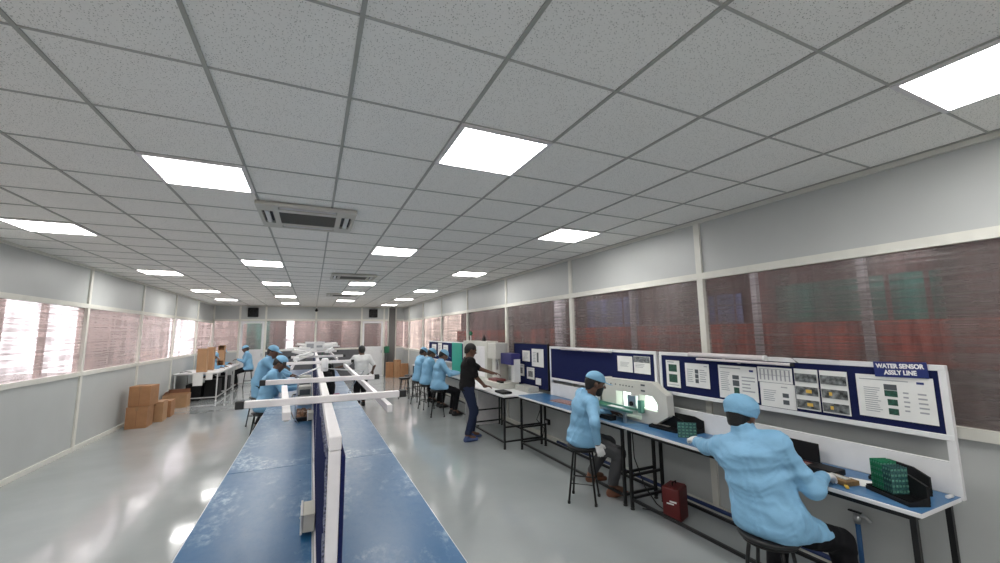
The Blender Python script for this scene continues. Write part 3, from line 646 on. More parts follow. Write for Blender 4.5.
def pcb(label, x, y, z, w, h, rz, m=M_pcb, group='green circuit boards standing in the near rack', tilt=0, name='circuit_board'):
    t = thing(name, label, 'circuit board', (x, y, z), rz, group); t.rotation_euler = (tilt, 0, rz)
    MB().box(-w/2, w/2, -.001, .001, 0, h).build('board', m, t)
    mb = MB()
    for i in range(5):
        for j in range(5):
            a, b = -w/2+w*(i+.5)/5, h*(j+.5)/5
            mb.box(a-w*.06, a+w*.06, -.0035, -.001, b-h*.045, b+h*.03)
    mb.build('components', mat('pale_green_components', (.10, .26, .20), .5, var=.5, vscale=80), t)
for k in range(9):
    pcb('green circuit board standing in the near black rack, %s from the camera side' % ['first', 'second', 'third', 'fourth', 'fifth', 'sixth', 'seventh', 'eighth', 'ninth'][k], 3.175+.0072*k, 1.30+.0148*k, TZ+.031, .10, .165 if k > 3 else .150, -.45, M_pcb if k > 3 else M_pcbd)
t = pcb('dark teal circuit board held up in the near worker\'s left glove', 2.97, 2.62, .90, .15, .13, -.75, M_pcbd, None)
tag(MB().box(3.44, 3.455, 1.86, 2.36, TZ+.001, TZ+.15, .006).box(3.43, 3.47, 1.86, 2.36, TZ+.001, TZ+.012).build('plastic_cover', M_blackpl), 'long black plastic cover standing on edge behind the near worker\'s right hand', 'cover')
t = thing('parts_tray', 'dull red tray with small black and silver parts before the near worker', 'tray', (3.26, 1.93, TZ))
MB().box(-.10, .12, -.13, .16, 0, .006).box(-.10, -.094, -.13, .16, .006, .02).box(.114, .12, -.13, .16, .006, .02).box(-.094, .114, -.13, -.124, .006, .02).box(-.094, .114, .154, .16, .006, .02).build('tray', mat('dull_red_plastic', (.22, .06, .06), .5), t)
mb = MB(); random.seed(5)
for k in range(36):
    x, y = random.uniform(-.08, .1), random.uniform(-.11, .14); mb.box(x-.007, x+.007, y-.01, y+.01, .006, .018+.015*random.random(), rot=random.random()*3)
o = mb.build('small_parts', mat('mixed_small_parts', (.3, .22, .2), .4, var=.95, vscale=60), t); o['kind'] = 'stuff'
tag(MB().box(3.22, 3.36, 1.66, 1.84, TZ+.001, TZ+.04, .006).build('black_case', M_blackpl), 'flat black plastic case beside the near worker\'s right glove', 'case')
t = thing('wooden_block', 'brown wooden block fixture on the bench right of the glove', 'block', (3.19, 1.62, TZ), -.2)
MB().box(-.06, .05, -.09, .09, 0, .03, .003).build('block', mat('brown_wood', (.20, .12, .05), .6, var=.3, vscale=30), t)
MB().box(-.02, .02, -.06, .06, .03, .036).build('insert', M_comp, t)
tag(MB().box(3.07, 3.20, 1.55, 1.57, TZ+.001, TZ+.014, .004, rot=.6).build('marker_pen', M_yel), 'yellow marker pen lying by the near bench edge', 'pen')
tag(MB().box(3.21, 3.36, 1.49, 1.61, TZ+.0005, TZ+.0025, rot=.35).build('paper_slip', M_paper), 'blank white slip of paper lying flat on the blue bench', 'paper')
tag(MB().tube([(3.42, 1.19, TZ+.011), (3.47, 1.185, TZ+.011)], .01, 8).build('small_cap', M_white), 'tiny white cap at the far corner of the bench end', 'cap')
# cream machine with lit openings
t = thing('soldering_machine', 'cream arched bench machine with lit openings in front of the man in grey trousers', 'machine', (3.34, 3.65, TZ))
def Yz(pts): return [(y-3.65, z-TZ) for y, z in pts]
mb = MB(); xa, xb = -.04, .05
# one solid arch plate with two openings, built from pieces sharing the same faces
for pts in ([(4.2, 1.125), (3.33, 1.125), (3.34, 1.27), (4.2, 1.25)], [(3.33, 1.125), (3.27, 1.06), (3.14, 1.16), (3.34, 1.27)], [(3.27, 1.06), (3.27, .975), (3.13, .95), (3.14, 1.16)],
            [(3.27, .975), (3.50, .98), (3.50, .84), (3.34, .825), (3.13, .95)], [(3.52, 1.125), (3.65, 1.125), (3.65, .99), (3.52, .98)], [(3.9, 1.125), (4.2, 1.125), (4.2, .95), (3.9, .95)]):
    mb.prism(Yz(pts), 0, xa, xb)
mb.box(xa, xb+.08, 4.16-3.65, 4.2-3.65, 0, .43)
mb.box(xa+.02, .14, 3.16-3.65, 4.18-3.65, .0, .03)
bmesh.ops.remove_doubles(mb.bm, verts=mb.bm.verts, dist=.0005)
mb.build('housing', M_cream, t)
MB().box(.12, .14, -.42, .5, .03, .36).build('rear_panel', M_white, t)
MB().box(.10, .118, -.36, .28, .12, .31).build('lit_lamp_panel', M_mglow, t)
MB().box(-.21, .08, -.10, .62, .10, .125, .003).build('conveyor_bed', M_steel, t)
MB().box(-.19, -.07, .08, .30, .126, .134).build('white_carrier', M_white, t)
MB().box(-.19, -.07, .31, .50, .126, .134).build('board_carrier', M_pcb, t)
for x in (-.215, -.05): MB().box(x-.008, x+.008, -.2, .66, .126, .15).build('conveyor_rail', mat('green_aluminium', (.12, .3, .24), .4, metal=.4), t)
for y in (-.05, .5): MB().box(-.19, -.16, y, y+.03, 0, .10).build('bed_leg', M_steel, t)
MB().box(-.10, -.05, -.21, -.16, .12, .25, .003).build('end_bracket', mat('green_aluminium', (.12, .3, .24)), t)
MB().box(-.09, -.045, -.12, .01, .16, .29, .004).build('nozzle_block', M_steel, t)
MB().tube([(-.105, -.06, .2), (-.088, -.06, .2)], .025, 12).build('dial', M_blackpl, t)
MB().tube([(-.12, .48, .15), (-.12, .48, .23)], .008, 8).build('sensor_post', M_steel, t)
for q in range(7): MB().tube([(-.046, .33-.08*q+.03*(q > 2)*(q-2), .375), (-.040, .33-.08*q+.03*(q > 2)*(q-2), .375)], .008, 8).build('button', M_inkd, t)
for z in (.34, .40): MB().box(-.043, -.040, -.22, -.16, z, z+.018).build('label_plate', M_inkd, t)
MB().box(-.26, -.18, .1, .45, .0, .05, .004).build('control_box', M_blackpl, t)
t = thing('circuit_board', 'pinkish panel of small boards lying on the second bench left of the seated man', 'circuit board', (3.3, 5.0, TZ), .1)
MB().box(-.09, .09, -.22, .22, .004, .016).build('board', mat('pink_brown_board', (.30, .17, .16), .5, var=.6, vscale=60), t)
MB().box(-.1, .1, -.23, .23, 0, .004).build('sheet', M_ink, t)
# machine beside the man in black
t = thing('press_machine', 'cream and violet-blue press machine on the bench by the man in black', 'machine', (3.25, 7.1, TZ))
MB().box(-.2, .2, -.42, .42, 0, .1, .01).build('base', M_cream, t)
MB().box(.02, .2, .05, .4, .1, .80, .01).build('column', M_cream, t)
MB().box(-.12, .1, -.1, .3, .5, .8, .012).build('head', M_cream, t)
MB().box(-.02, .16, -.55, -.1, .42, .62, .008).build('motor_box', M_purple, t)
MB().box(.03, .15, -.57, -.44, .12, .52, .004).build('side_column', M_white, t)
MB().tube([(-.03, .05, .5), (-.03, .05, .3)], .025, 12).build('ram', M_steel, t)
MB().box(-.14, .06, -.15, .22, .1, .14, .004).build('fixture', mat('dull_red_plastic', (.22, .06, .06), .5), t)
MB().box(-.15, -.10, -.40, -.2, .1, .13).build('keypad', M_blackpl, t)
simplebox('electronics_chassis', 'low metal electronics chassis left of the tall blue pinboard', 'chassis', 3.38, 6.28, TZ, .2, .5, .09, M_comp, extra=None)
tag(MB().box(2.84, 3.02, 6.1, 6.42, TZ+.001, TZ+.035, .014).build('black_tray', M_blackpl), 'rounded flat black tray at the corner of the white bench', 'tray')
simplebox('machine_cabinet', 'large cream cabinet standing behind the man in black', 'cabinet', 3.38, 8.42, TZ, .26, 1.42, .82, M_cream, extra=lambda t, w, d, h: (MB().box(-w/2-.004, -w/2, -.6, .1, .1, h-.1).build('door', M_whitetube, t), MB().box(-w/2-.02, -w/2-.004, .02, .05, .35, .5).build('handle', M_steel, t)))
tag(MB().box(3.2, 3.23, 9.16, 9.84, TZ+.001, 1.58, .004).build('green_divider', M_green), 'bright green upright sheet between the cream cabinet and the three workers', 'divider')
t = thing('signal_lamp', 'small lamp standing on top of the cream cabinet', 'lamp', (3.35, 8.9, 1.64))
MB().tube([(0, 0, 0), (0, 0, .12)], .012, 8).build('stem', M_white, t); MB().lathe((0, 0, .12), [(.03, 0), (.04, .02), (.04, .07), (.02, .09)], 12).build('lens', M_greend, t)
t = thing('control_knob_box', 'small black switch box on top of the cream cabinet', 'switch box', (3.35, 8.1, 1.64))
MB().box(-.03, .03, -.04, .04, 0, .08, .005).build('box', M_blackpl, t); MB().tube([(0, 0, .08), (0, 0, .12)], .015, 8).build('knob', M_blackpl, t)
for k, (y, lb) in enumerate(((9.0, 'white component bin in front of the nearest of the three workers'), (10.2, 'white component bin before the middle of the three workers'), (11.3, 'white component bin before the farthest of the three workers'))):
    tt = thing('component_bin', lb, 'bin', (3.3 if k else 3.14, y+.3, TZ), group=None)
    MB().box(-.1, .1, -.15, .15, 0, .01).box(-.1, -.09, -.15, .15, .01, .06).box(.09, .1, -.15, .15, .01, .1).box(-.09, .09, -.15, -.14, .01, .08).box(-.09, .09, .14, .15, .01, .08).build('bin', M_white, tt)
    MB().box(-.08, .08, -.13, .13, .01, .045).build('contents', mat('mixed_small_parts', (.3, .22, .2), .4, var=.95, vscale=60), tt)
t = thing('plastic_sheeting', 'crumpled grey plastic sheeting hanging down behind the man in black', 'sheeting', (2.93, 7.80, 0))
mb = MB()
A = [(-.07+.02*math.sin(k*1.3), .02*math.sin(k*2.1)+.008*k) for k in range(14)]
for k in range(13): mb.box(A[k][0]-.01, A[k][0]+.05, .012*k-.08, .012*k-.068, .03+.01*math.sin(k), .80)
mb.build('sheeting', mat('grey_plastic_sheeting', (.36, .36, .36), .4, bump=.5, bscale=30), t)
# cables under the benches
tag(MB().tube([(3.3, 5.6, TZ-.04), (3.3, 5.7, .6), (3.35, 5.9, .42), (3.4, 5.75, .3), (3.45, 5.9, .12), (3.4, 6.3, .02)], .007, 6).build('cable', M_black), 'black cable hanging below the joint of the second bench', 'cable')
tag(MB().tube([(3.12, 3.46, TZ-.05), (3.12, 3.45, .5), (3.22, 3.42, .2), (3.35, 3.4, .02), (3.3, 3.2, .012), (3.15, 3.4, .012)], .006, 6).build('cable', M_black), 'black cable dropping beside the joint of the two nearest benches', 'cable')
t = thing('power_strip', 'small black power strip on the wall side frame of the second bench', 'power strip', (3.46, 5.75, .40))
MB().box(-.02, .02, -.06, .06, -.04, .04, .004).build('body', M_blackpl, t); MB().box(-.024, -.02, -.03, .03, -.02, .02).build('socket', M_ink, t)
# red can, pipe
t = thing('metal_can', 'dark red metal box with a white mark on the floor under the near bench', 'can', (3.31, 3.12, 0), .35)
MB().box(-.10, .10, -.085, .085, 0, .30, .012).build('body', M_red, t)
MB().box(-.09, .09, -.075, .075, .30, .308).build('lid', M_red, t)
MB().tube([(-.04, 0, .308), (-.04, 0, .335), (.04, 0, .335), (.04, 0, .308)], .006, 6).build('handle', M_black, t)
MB().box(-.103, -.10, -.055, .01, .17, .185).box(-.103, -.10, -.03, .04, .15, .162).build('white_mark', M_paper, t)
t = thing('water_pipe', 'blue pipe with a grey tap rising from the floor by the wall', 'pipe', (XR-.05, 1.80, 0))
MB().tube([(0, 0, .0), (0, 0, .40)], .016, 12).build('pipe', M_bluepipe, t)
MB().tube([(0, 0, .39), (0, 0, .45)], .022, 12).build('collar', M_steel, t)
MB().tube([(0, 0, .44), (0, -.05, .45), (0, -.08, .42)], .012, 8).build('spout', M_steel, t)
MB().box(-.01, .01, -.03, .05, .462, .472).build('tap_lever', M_blackpl, t)
tag(MB().tube([(XR-.04, -3.5, .03), (XR-.04, 2.6, .05), (XR-.04, 5.9, .03)], .02, 8).build('floor_pipe', mat('dark_blue_pipe', (.02, .04, .14), .5)), 'dark blue pipe running along the foot of the right wall', 'pipe')
# ---------------------------------------------------------------- cartons
def carton(label, x, y, z, w, d, h, rot, m=M_card, open_=False, group='brown cartons by the left wall'):
    t = thing('carton', label, 'carton', (x, y, z), rot, group)
    if open_:
        MB().box(-w/2, w/2, -d/2, d/2, 0, .01).box(-w/2, -w/2+.008, -d/2, d/2, .01, h).box(w/2-.008, w/2, -d/2, d/2, .01, h).box(-w/2+.008, w/2-.008, -d/2, -d/2+.008, .01, h).box(-w/2+.008, w/2-.008, d/2-.008, d/2, .01, h).build('box', m, t)
        MB().obox((0, d/2+.012, h+.045), (1, 0, 0), (0, .15, .99), (0, -.99, .15), w/2-.02, .05, .003).build('flap', M_cardin, t)
        MB().obox((-w/2+.03, 0, h+.04), (-.5, 0, -.86), (0, 1, 0), (.86, 0, -.5), .045, d/2, .003).build('flap', M_cardin, t)
        MB().obox((0, -d/2-.01, h-.07), (1, 0, 0), (0, .12, -.99), (0, .99, .12), w/2, .07, .003).build('flap', m, t)
    else:
        MB().box(-w/2, w/2, -d/2, d/2, 0, h, .004).build('box', m, t)
        MB().box(-w/2+.002, w/2-.002, -.025, .025, h, h+.001).box(-.025, .025, -d/2-.001, -d/2, h-.08, h).build('tape', mat('brown_tape', (.28, .15, .07), .3), t)
        MB().box(-.0025, .0025, -d/2-.0012, -d/2, 0.02, h-.08).build('seam', M_cardin, t)
    return t
carton('brown carton on the floor against the left wall with another on top', -3.14, 10.88, 0, .34, .40, .42, .02)
carton('brown carton sitting tilted on top of the stack by the left wall', -3.11, 10.92, .423, .36, .38, .40, -.1)
carton('brown carton right behind the stacked pair by the left wall', -3.02, 11.45, 0, .30, .38, .42, .05, M_card2)
carton('smallest brown carton behind the stack near the left wall', -3.0, 12.0, 0, .26, .40, .36, .05, M_card)
carton('wide open topped brown carton on the floor before the white tables', -3.14, 13.42, 0, .50, .5, .33, .05, M_card2, True)
for k, (x, y, w, h, lb) in enumerate(((3.05, 17.9, .3, .62, 'tall carton standing far back beside the dark column'), (3.33, 17.7, .26, .72, 'tallest orange brown carton in the far right corner'), (3.56, 17.4, .28, .58, 'pale carton against the right wall in the far corner'))):
    carton(lb, x, y, 0, w, .3, h, .1*k-.1, M_card2 if k == 1 else M_card, False, 'cartons in the far right corner')
t = thing('metal_rack', 'dark slim rack with green top in the far right corner left of the column', 'rack', (2.98, 18.3, 0))
MB().box(-.07, .07, -.1, .1, .0, 1.0, .01).build('body', mat('dark_grey_cloth', (.07, .07, .07), .7), t)
MB().box(-.1, .1, -.12, .12, 1.0, 1.28, .02).build('top_box', M_greend, t)
# ---------------------------------------------------------------- white tables on the left
M_whleg = mat('white_steel', (.6, .6, .6), .4)
for k, (y0, y1, lb) in enumerate(((14.0, 15.4, 'nearest white steel table by the left wall'), (15.45, 16.75, 'middle white steel table by the left wall'), (16.8, 17.9, 'farthest white steel table by the left wall'))):
    bench(lb, -3.40 if k == 0 else -2.84, -2.36, y0, y1, M_white, 'white tables by the left wall', legm=M_whleg, name='work_table', z=.80)
TW = .80
def cardrack(label, x, y, w, d, h):
    t = thing('pigeonhole_rack', label, 'rack', (x, y, TW), 0, 'cardboard pigeonhole racks on the white tables')
    MB().box(-w/2, -w/2+.01, -d/2, d/2, 0, h).box(w/2-.01, w/2, -d/2, d/2, 0, h).box(-w/2+.01, w/2-.01, d/2-.01, d/2, 0, h).box(-w/2+.01, w/2-.01, -d/2, d/2-.01, h-.01, h).build('carcass', M_card2, t)
    MB().box(-w/2+.01, w/2-.01, -d/2, -d/2+.008, .01 if 'window' not in label else h*.3, h-.01 if 'window' not in label else h*.8).build('front_panel', M_card2, t)
    mb = MB()
    for q in range(6): mb.box(-w/2+.01, w/2-.01, -d/2+.012, d/2-.035, q*h/6+.012, q*h/6+.02)
    mb.build('shelves', M_card, t)
    MB().box(-w/2+.01, w/2-.01, d/2-.03, d/2-.012, .01, h-.02).build('back_lining', M_card, t)
cardrack('tall cardboard pigeonhole rack, nearest on the white tables', -2.82, 14.3, .22, .25, .66)
cardrack('tall cardboard pigeonhole rack, middle one on the white tables', -2.77, 15.05, .18, .25, .68)
cardrack('cardboard pigeonhole rack with a small window, farthest on the white tables', -2.74, 16.5, .18, .25, .70)
tag(MB().box(-2.95, -2.72, 13.985, 13.992, .45, .78).build('hanging_sheet', M_paper), 'white cloth sheet hanging from the front of the nearest white table', 'sheet')
tag(MB().box(-2.66, -2.5, 13.985, 13.992, .60, .79).build('hanging_sheet', M_paper), 'smaller white sheet hanging from the nearest white table, right one', 'sheet')
simplebox('black_crate', 'black crate under the nearest white table, left one', 'crate', -3.0, 14.6, .0, .36, .5, .45, M_blackpl)
simplebox('black_crate', 'black crate under the nearest white table, right one', 'crate', -2.6, 14.75, .0, .34, .5, .55, M_blackpl)
simplebox('black_crate', 'black crate under the middle white table', 'crate', -2.58, 16.3, .0, .3, .5, .5, M_blackpl)
tag(MB().tube([(-3.3, 14.2, TW+.012), (-3.2, 14.35, TW+.03), (-3.05, 14.25, TW+.012), (-3.15, 14.15, TW+.04), (-3.3, 14.3, TW+.012)], .01, 6).build('cable_coil', M_black), 'black coil of cable on the nearest white table by the wall', 'cable')
tag(MB().tube([(-2.77+.09*math.cos(a), 15.05, TW+.68+.098+.09*math.sin(a)) for a in [k*math.pi/10-math.pi/2 for k in range(20)]], .008, 6).build('wire_ring', M_whleg), 'thin white ring standing above the middle pigeonhole rack', 'ring')
# ---------------------------------------------------------------- people: smooth distance fields turned into one continuous mesh per body or garment
class Field:
    def __init__(s, lo, hi, h):
        s.lo = np.array(lo, np.float32); s.h = h
        s.n = np.ceil((np.array(hi)-s.lo)/h).astype(int)+1; s.f = np.full(s.n, .1, np.float32)
        s.ax = [s.lo[i]+h*np.arange(s.n[i], dtype=np.float32) for i in range(3)]
    def block(s, lo, hi):
        a = np.clip(np.floor((np.array(lo)-s.lo)/s.h).astype(int), 0, s.n); b = np.clip(np.ceil((np.array(hi)-s.lo)/s.h).astype(int)+1, 0, s.n)
        sl = tuple(slice(i, j) for i, j in zip(a, b))
        X = np.stack(np.meshgrid(*[s.ax[i][sl[i]] for i in range(3)], indexing='ij'), -1)
        return sl, X
    def put(s, d, sl, k, op):
        f = s.f[sl]
        if op == '+':
            if k > 0: hh = np.maximum(k-np.abs(f-d), 0)/k; s.f[sl] = np.minimum(f, d)-hh*hh*k/4
            else: s.f[sl] = np.minimum(f, d)
        else:
            d = -d
            if k > 0: hh = np.maximum(k-np.abs(f-d), 0)/k; s.f[sl] = np.maximum(f, d)+hh*hh*k/4
            else: s.f[sl] = np.maximum(f, d)
    def cone(s, a, b, ra, rb, k=.02, op='+'):
        a, b = np.array(a, float), np.array(b, float); m = max(ra, rb)+k+3*s.h+.01
        sl, X = s.block(np.minimum(a, b)-m, np.maximum(a, b)+m)
        if X.size == 0: return
        ab = b-a; t = np.clip(((X-a)@ab)/max(ab@ab, 1e-9), 0, 1)
        s.put(np.linalg.norm(X-a-t[..., None]*ab, axis=-1)-(ra+(rb-ra)*t), sl, k, op)
    def ell(s, c, rad, F, k=.02, op='+'):      # F rows: axes
        s.ecap(c, c, rad, rad, F, k, op)
    def ecap(s, a, b, ra, rb, F, k=.03, op='+'):    # elliptical capsule, radii along the three axes of F
        a, b, ra, rb = [np.array(q, float) for q in (a, b, ra, rb)]; m = max(ra.max(), rb.max())+k+3*s.h+.01
        sl, X = s.block(np.minimum(a, b)-m, np.maximum(a, b)+m)
        if X.size == 0: return
        ab = b-a; t = np.clip(((X-a)@ab)/max(ab@ab, 1e-9), 0, 1)
        P = (X-a-t[..., None]*ab)@np.array(F, float).T; R = ra+(rb-ra)*t[..., None]
        k0 = np.linalg.norm(P/R, axis=-1); k1 = np.linalg.norm(P/(R*R), axis=-1)
        s.put(np.clip(k0*(k0-1)/np.maximum(k1, 1e-6), -.5, .5), sl, k, op)
    def cut(s, p, n, k=0):     # keep the side where (x-p).n < 0
        p, n = np.array(p, float), np.array(n, float); n = n/np.linalg.norm(n)
        g = (s.ax[0][:, None, None]-p[0])*n[0]+(s.ax[1][None, :, None]-p[1])*n[1]+(s.ax[2][None, None, :]-p[2])*n[2]
        s.f = np.maximum(s.f, g.astype(np.float32))
    def wrinkle(s, amp, freq, seed=0):
        rn = np.random.RandomState(seed); idx = np.argwhere(np.abs(s.f) < amp*3+s.h*2)
        X = s.lo+idx*s.h; w = np.zeros(len(idx)); 
        for o in range(4):
            k1, k2 = rn.normal(size=3), rn.normal(size=3); k1 /= np.linalg.norm(k1); k2 /= np.linalg.norm(k2); fr = freq*(1.5**o)
            w += (np.abs(np.sin(X@k1*fr+1.7*np.sin(X@k2*fr*.6+rn.rand()*6)+rn.rand()*6))-.5)/(1.4**o)
        s.f[tuple(idx.T)] += amp*w
    def mesh(s, name, m, parent):
        f = s.f; sg = f < 0; n = s.n; V = []; ids = []; quads = []
        C = n-1
        def cid(i): return (i[:, 0]*C[1]+i[:, 1])*C[2]+i[:, 2]
        for ax in range(3):
            o = [0, 0, 0]; o[ax] = 1
            a = sg[:n[0]-o[0], :n[1]-o[1], :n[2]-o[2]]; b = sg[o[0]:, o[1]:, o[2]:]
            e = np.argwhere(a != b); u, v = (ax+1) % 3, (ax+2) % 3
            e = e[(e[:, u] > 0) & (e[:, v] > 0) & (e[:, u] < C[u]) & (e[:, v] < C[v])]
            if not len(e): continue
            e2 = e+np.array(o); f0 = f[tuple(e.T)]; f1 = f[tuple(e2.T)]; t = f0/(f0-f1)
            P = s.lo+(e+t[:, None]*np.array(o))*s.h
            q = []
            for du, dv in ((1, 1), (0, 1), (0, 0), (1, 0)):
                c = e.copy(); c[:, u] -= du; c[:, v] -= dv; k = cid(c); q.append(k); ids.append(k); V.append(P)
            q = np.stack(q, 1); fl = ~sg[tuple(e.T)]; q[fl] = q[fl][:, ::-1]; quads.append(q)
        ids = np.concatenate(ids); V = np.concatenate(V); Q = np.concatenate(quads)
        un, inv = np.unique(ids, return_inverse=True); cnt = np.bincount(inv)
        P = np.stack([np.bincount(inv, V[:, i])/cnt for i in range(3)], 1)
        Qi = np.searchsorted(un, Q)
        # one light smoothing pass
        for lam in (.5, .35):
            acc = np.zeros_like(P); c2 = np.zeros(len(P))
            for i in range(4):
                x, y = Qi[:, i], Qi[:, (i+1) % 4]
                for p_, q_ in ((x, y), (y, x)):
                    for d in range(3): acc[:, d] += np.bincount(p_, P[q_, d], len(P))
                    c2 += np.bincount(p_, minlength=len(P))
            P = P*(1-lam)+lam*acc/np.maximum(c2, 1)[:, None]
        me = bpy.data.meshes.new(name); me.vertices.add(len(P)); me.vertices.foreach_set('co', P.astype(np.float32).ravel())
        me.loops.add(Qi.size); me.loops.foreach_set('vertex_index', Qi.astype(np.int32).ravel())
        me.polygons.add(len(Qi)); me.polygons.foreach_set('loop_start', np.arange(0, Qi.size, 4, dtype=np.int32))
        me.polygons.foreach_set('use_smooth', np.ones(len(Qi), bool))
        me.update(calc_edges=True); me.validate(); me.materials.append(m)
        ob = bpy.data.objects.new(name, me); COL.objects.link(ob); ob.parent = parent; return ob
def V3(*a): return np.array(a, float)
def unit(v): v = np.array(v, float); return v/np.linalg.norm(v)
def ik(a, b, l1, l2, pole):
    a, b = np.array(a, float), np.array(b, float); d = b-a; L = np.linalg.norm(d); u = d/L
    L2 = min(L, (l1+l2)*.995); x = (l1*l1-l2*l2+L2*L2)/(2*L2); hgt = math.sqrt(max(l1*l1-x*x, 1e-6))
    p = np.array(pole, float); p = p-u*(p@u); p = p/np.linalg.norm(p)
    return a+u*x*(L/L2)+p*hgt
def frame(f, up=(0, 0, 1)):
    f = unit(f); r = unit(np.cross(f, up)); return r, f, np.cross(r, f)
def hand(F, w, d, n, left, curl, g=0, k=.006):
    d = unit(d); n = unit(np.array(n)-d*(np.array(n)@d)); s = np.cross(n, d) if left else np.cross(d, n)
    FR = [s, d, n]
    F.ecap(w+d*.02, w+d*.075, (.031+g, .02, .015+g), (.040+g, .02, .014+g), FR, .015)
    F.cone(w-d*.02, w+d*.02, .024+g, .024+g, .015)
    for j, (off, L) in enumerate(((.030, .074), (.010, .082), (-.010, .076), (-.029, .060))):
        p = w+d*(.088-.004*abs(j-1.3))+s*off; ang = .12+.05*j; sp = s*off*2.2; v = unit(d+sp*.12/.03*.35)
        r = .0088+g
        for q, fr in enumerate((.45, .32, .25)):
            a = curl*(q*.85+.45)+ang*.5; dd = unit(v*math.cos(a)+n*math.sin(a)); p2 = p+dd*L*fr
            F.cone(p, p2, r, r-.0007, .003); p = p2; r -= .0007
    p = w+d*.025+s*.030; v = unit(d*.75+s*.75+n*.25)
    F.cone(w+d*.02+s*.012, p, .016+g, .013+g, .01)
    p2 = p+v*.036; F.cone(p, p2, .0115+g, .0105+g, .006); p3 = p2+unit(d+s*.25+n*(.2+.5*curl))*.03; F.cone(p2, p3, .0105+g, .009+g, .003)
def person(label, loc, rot, P, h=.012, group=None):
    """P holds world-free local joints: +Y is the way the person faces, +X the right side"""
    root = thing('person', label, 'person', loc, rot, group)
    S = P.get('S', 1.0)
    pel = V3(*P['pel']); nb = V3(*P['nb']); fwd = unit(P.get('chest', (0, 1, 0)))
    up = unit(nb-pel); R = unit(np.cross(fwd, up)); Fd = np.cross(up, R); FR = [R, Fd, up]
    pr = unit(P.get('hipside', (1, 0, 0)))
    hc = V3(*P['hc']); hr, hf, hu = frame(P.get('look', (0, 1, 0)), P.get('headup', (0, 0, 1)))
    sh = {}; el = {}; wr = {}
    for sd, sg in (('l', -1), ('r', 1)):
        sh[sd] = nb+R*sg*.175*S-up*.055+np.array(P.get('sh'+sd, (0, 0, 0)))
        wr[sd] = V3(*P['h'+sd]); el[sd] = ik(sh[sd], wr[sd], .285*S, .25*S, P.get('pole'+sd, (sg*.6, -.3, -1)))
    hip = {}; kn = {}; an = {}
    for sd, sg in (('l', -1), ('r', 1)):
        hip[sd] = pel+pr*sg*.09-V3(0, 0, .02); an[sd] = V3(*P['a'+sd]); kn[sd] = ik(hip[sd], an[sd], .43*S, .42*S, P.get('kp'+sd, (sg*.15, 1, .3)))
        if 'k'+sd in P: kn[sd] = V3(*P['k'+sd])
    fd = {sd: unit(P.get('f'+sd, (0, 1, 0))) for sd in 'lr'}
    pts = np.array([pel, nb, hc+hu*.2, hc-hu*.1, *sh.values(), *el.values(), *wr.values(), *kn.values(), *an.values()])
    allpts = np.vstack([pts]+[wr[s_]+unit(P.get('hd'+s_, (0, 1, -.2)))*.2 for s_ in 'lr'])
    lo, hi = allpts.min(0)-.16, allpts.max(0)+.16
    for sd in 'lr': lo = np.minimum(lo, an[sd]+fd[sd]*.2-.1); hi = np.maximum(hi, an[sd]+fd[sd]*.2+.1)
    waist = pel+(nb-pel)*.42; chest = pel+(nb-pel)*.72
    B = Field(lo, hi, h)
    B.ecap(pel, waist, (.145, .105, .10), (.125, .095, .10), FR); B.ecap(waist, chest, (.125, .095, .1), (.150, .105, .12), FR, .05)
    B.ecap(chest, nb-up*.05, (.150, .10, .1), (.10, .07, .06), FR, .05)
    for sd in 'lr':
        B.cone(nb-up*.05, sh[sd], .055, .052, .05); B.cone(sh[sd], el[sd], .050*S, .040*S, .03); B.cone(el[sd], wr[sd], .040*S, .026*S, .02)
        B.cone(hip[sd], kn[sd], .085, .058, .04); B.cone(kn[sd], kn[sd]+(an[sd]-kn[sd])*.35, .056, .056, .02); B.cone(kn[sd]+(an[sd]-kn[sd])*.35, an[sd], .056, .038, .03)
        B.cone(an[sd], an[sd]+fd[sd]*.12-V3(0, 0, .03), .036, .03, .02)
        hand(B, wr[sd], P.get('hd'+sd, (0, 1, -.2)), P.get('hn'+sd, (0, 0, -1)), sd == 'l', P.get('curl'+sd, .5))
    B.cone(nb-up*.03, hc-hu*.06-hf*.02, .060, .052, .03)
    HF = [hr, hf, hu]
    B.ell(hc+hu*.025-hf*.012, (.076, .095, .088), HF, .02); B.ell(hc-hu*.03+hf*.022, (.061, .072, .088), HF, .04)
    B.cone(hc-hu*.096+hf*.058, hc-hu*.09+hf*.05, .024, .026, .03)
    B.cone(hc+hu*.026+hf*.078-hr*.035, hc+hu*.026+hf*.078+hr*.035, .013, .013, .018)
    for s_ in (-1, 1): B.ell(hc+hu*.007+hf*.100+hr*.031*s_, (.017, .017, .012), HF, .012, '-')
    B.cone(hc+hu*.012+hf*.090, hc-hu*.022+hf*.112, .008, .0125, .010)
    for s_ in (-1, 1): B.cone(hc-hu*.026+hf*.102+hr*.011*s_, hc-hu*.026+hf*.099+hr*.012*s_, .008, .008, .006)
    B.cone(hc-hu*.050+hf*.088-hr*.016, hc-hu*.050+hf*.088+hr*.016, .0075, .0075, .006); B.cone(hc-hu*.060+hf*.086-hr*.013, hc-hu*.060+hf*.086+hr*.013, .0075, .0075, .004)
    for s_ in (-1, 1): B.ell(hc-hu*.006-hf*.008+hr*.079*s_, (.010, .020, .031), [hr, hf, hu], .008)
    if P.get('seated'):
        zt = P['seat']+.02; sl, X = B.block((pel[0]-.2, pel[1]-.22, zt-.16), (pel[0]+.2, pel[1]+.12, zt)); B.f[sl] = np.maximum(B.f[sl], zt-X[..., 2])
    B.mesh('body', P.get('skin', M_skin), root)
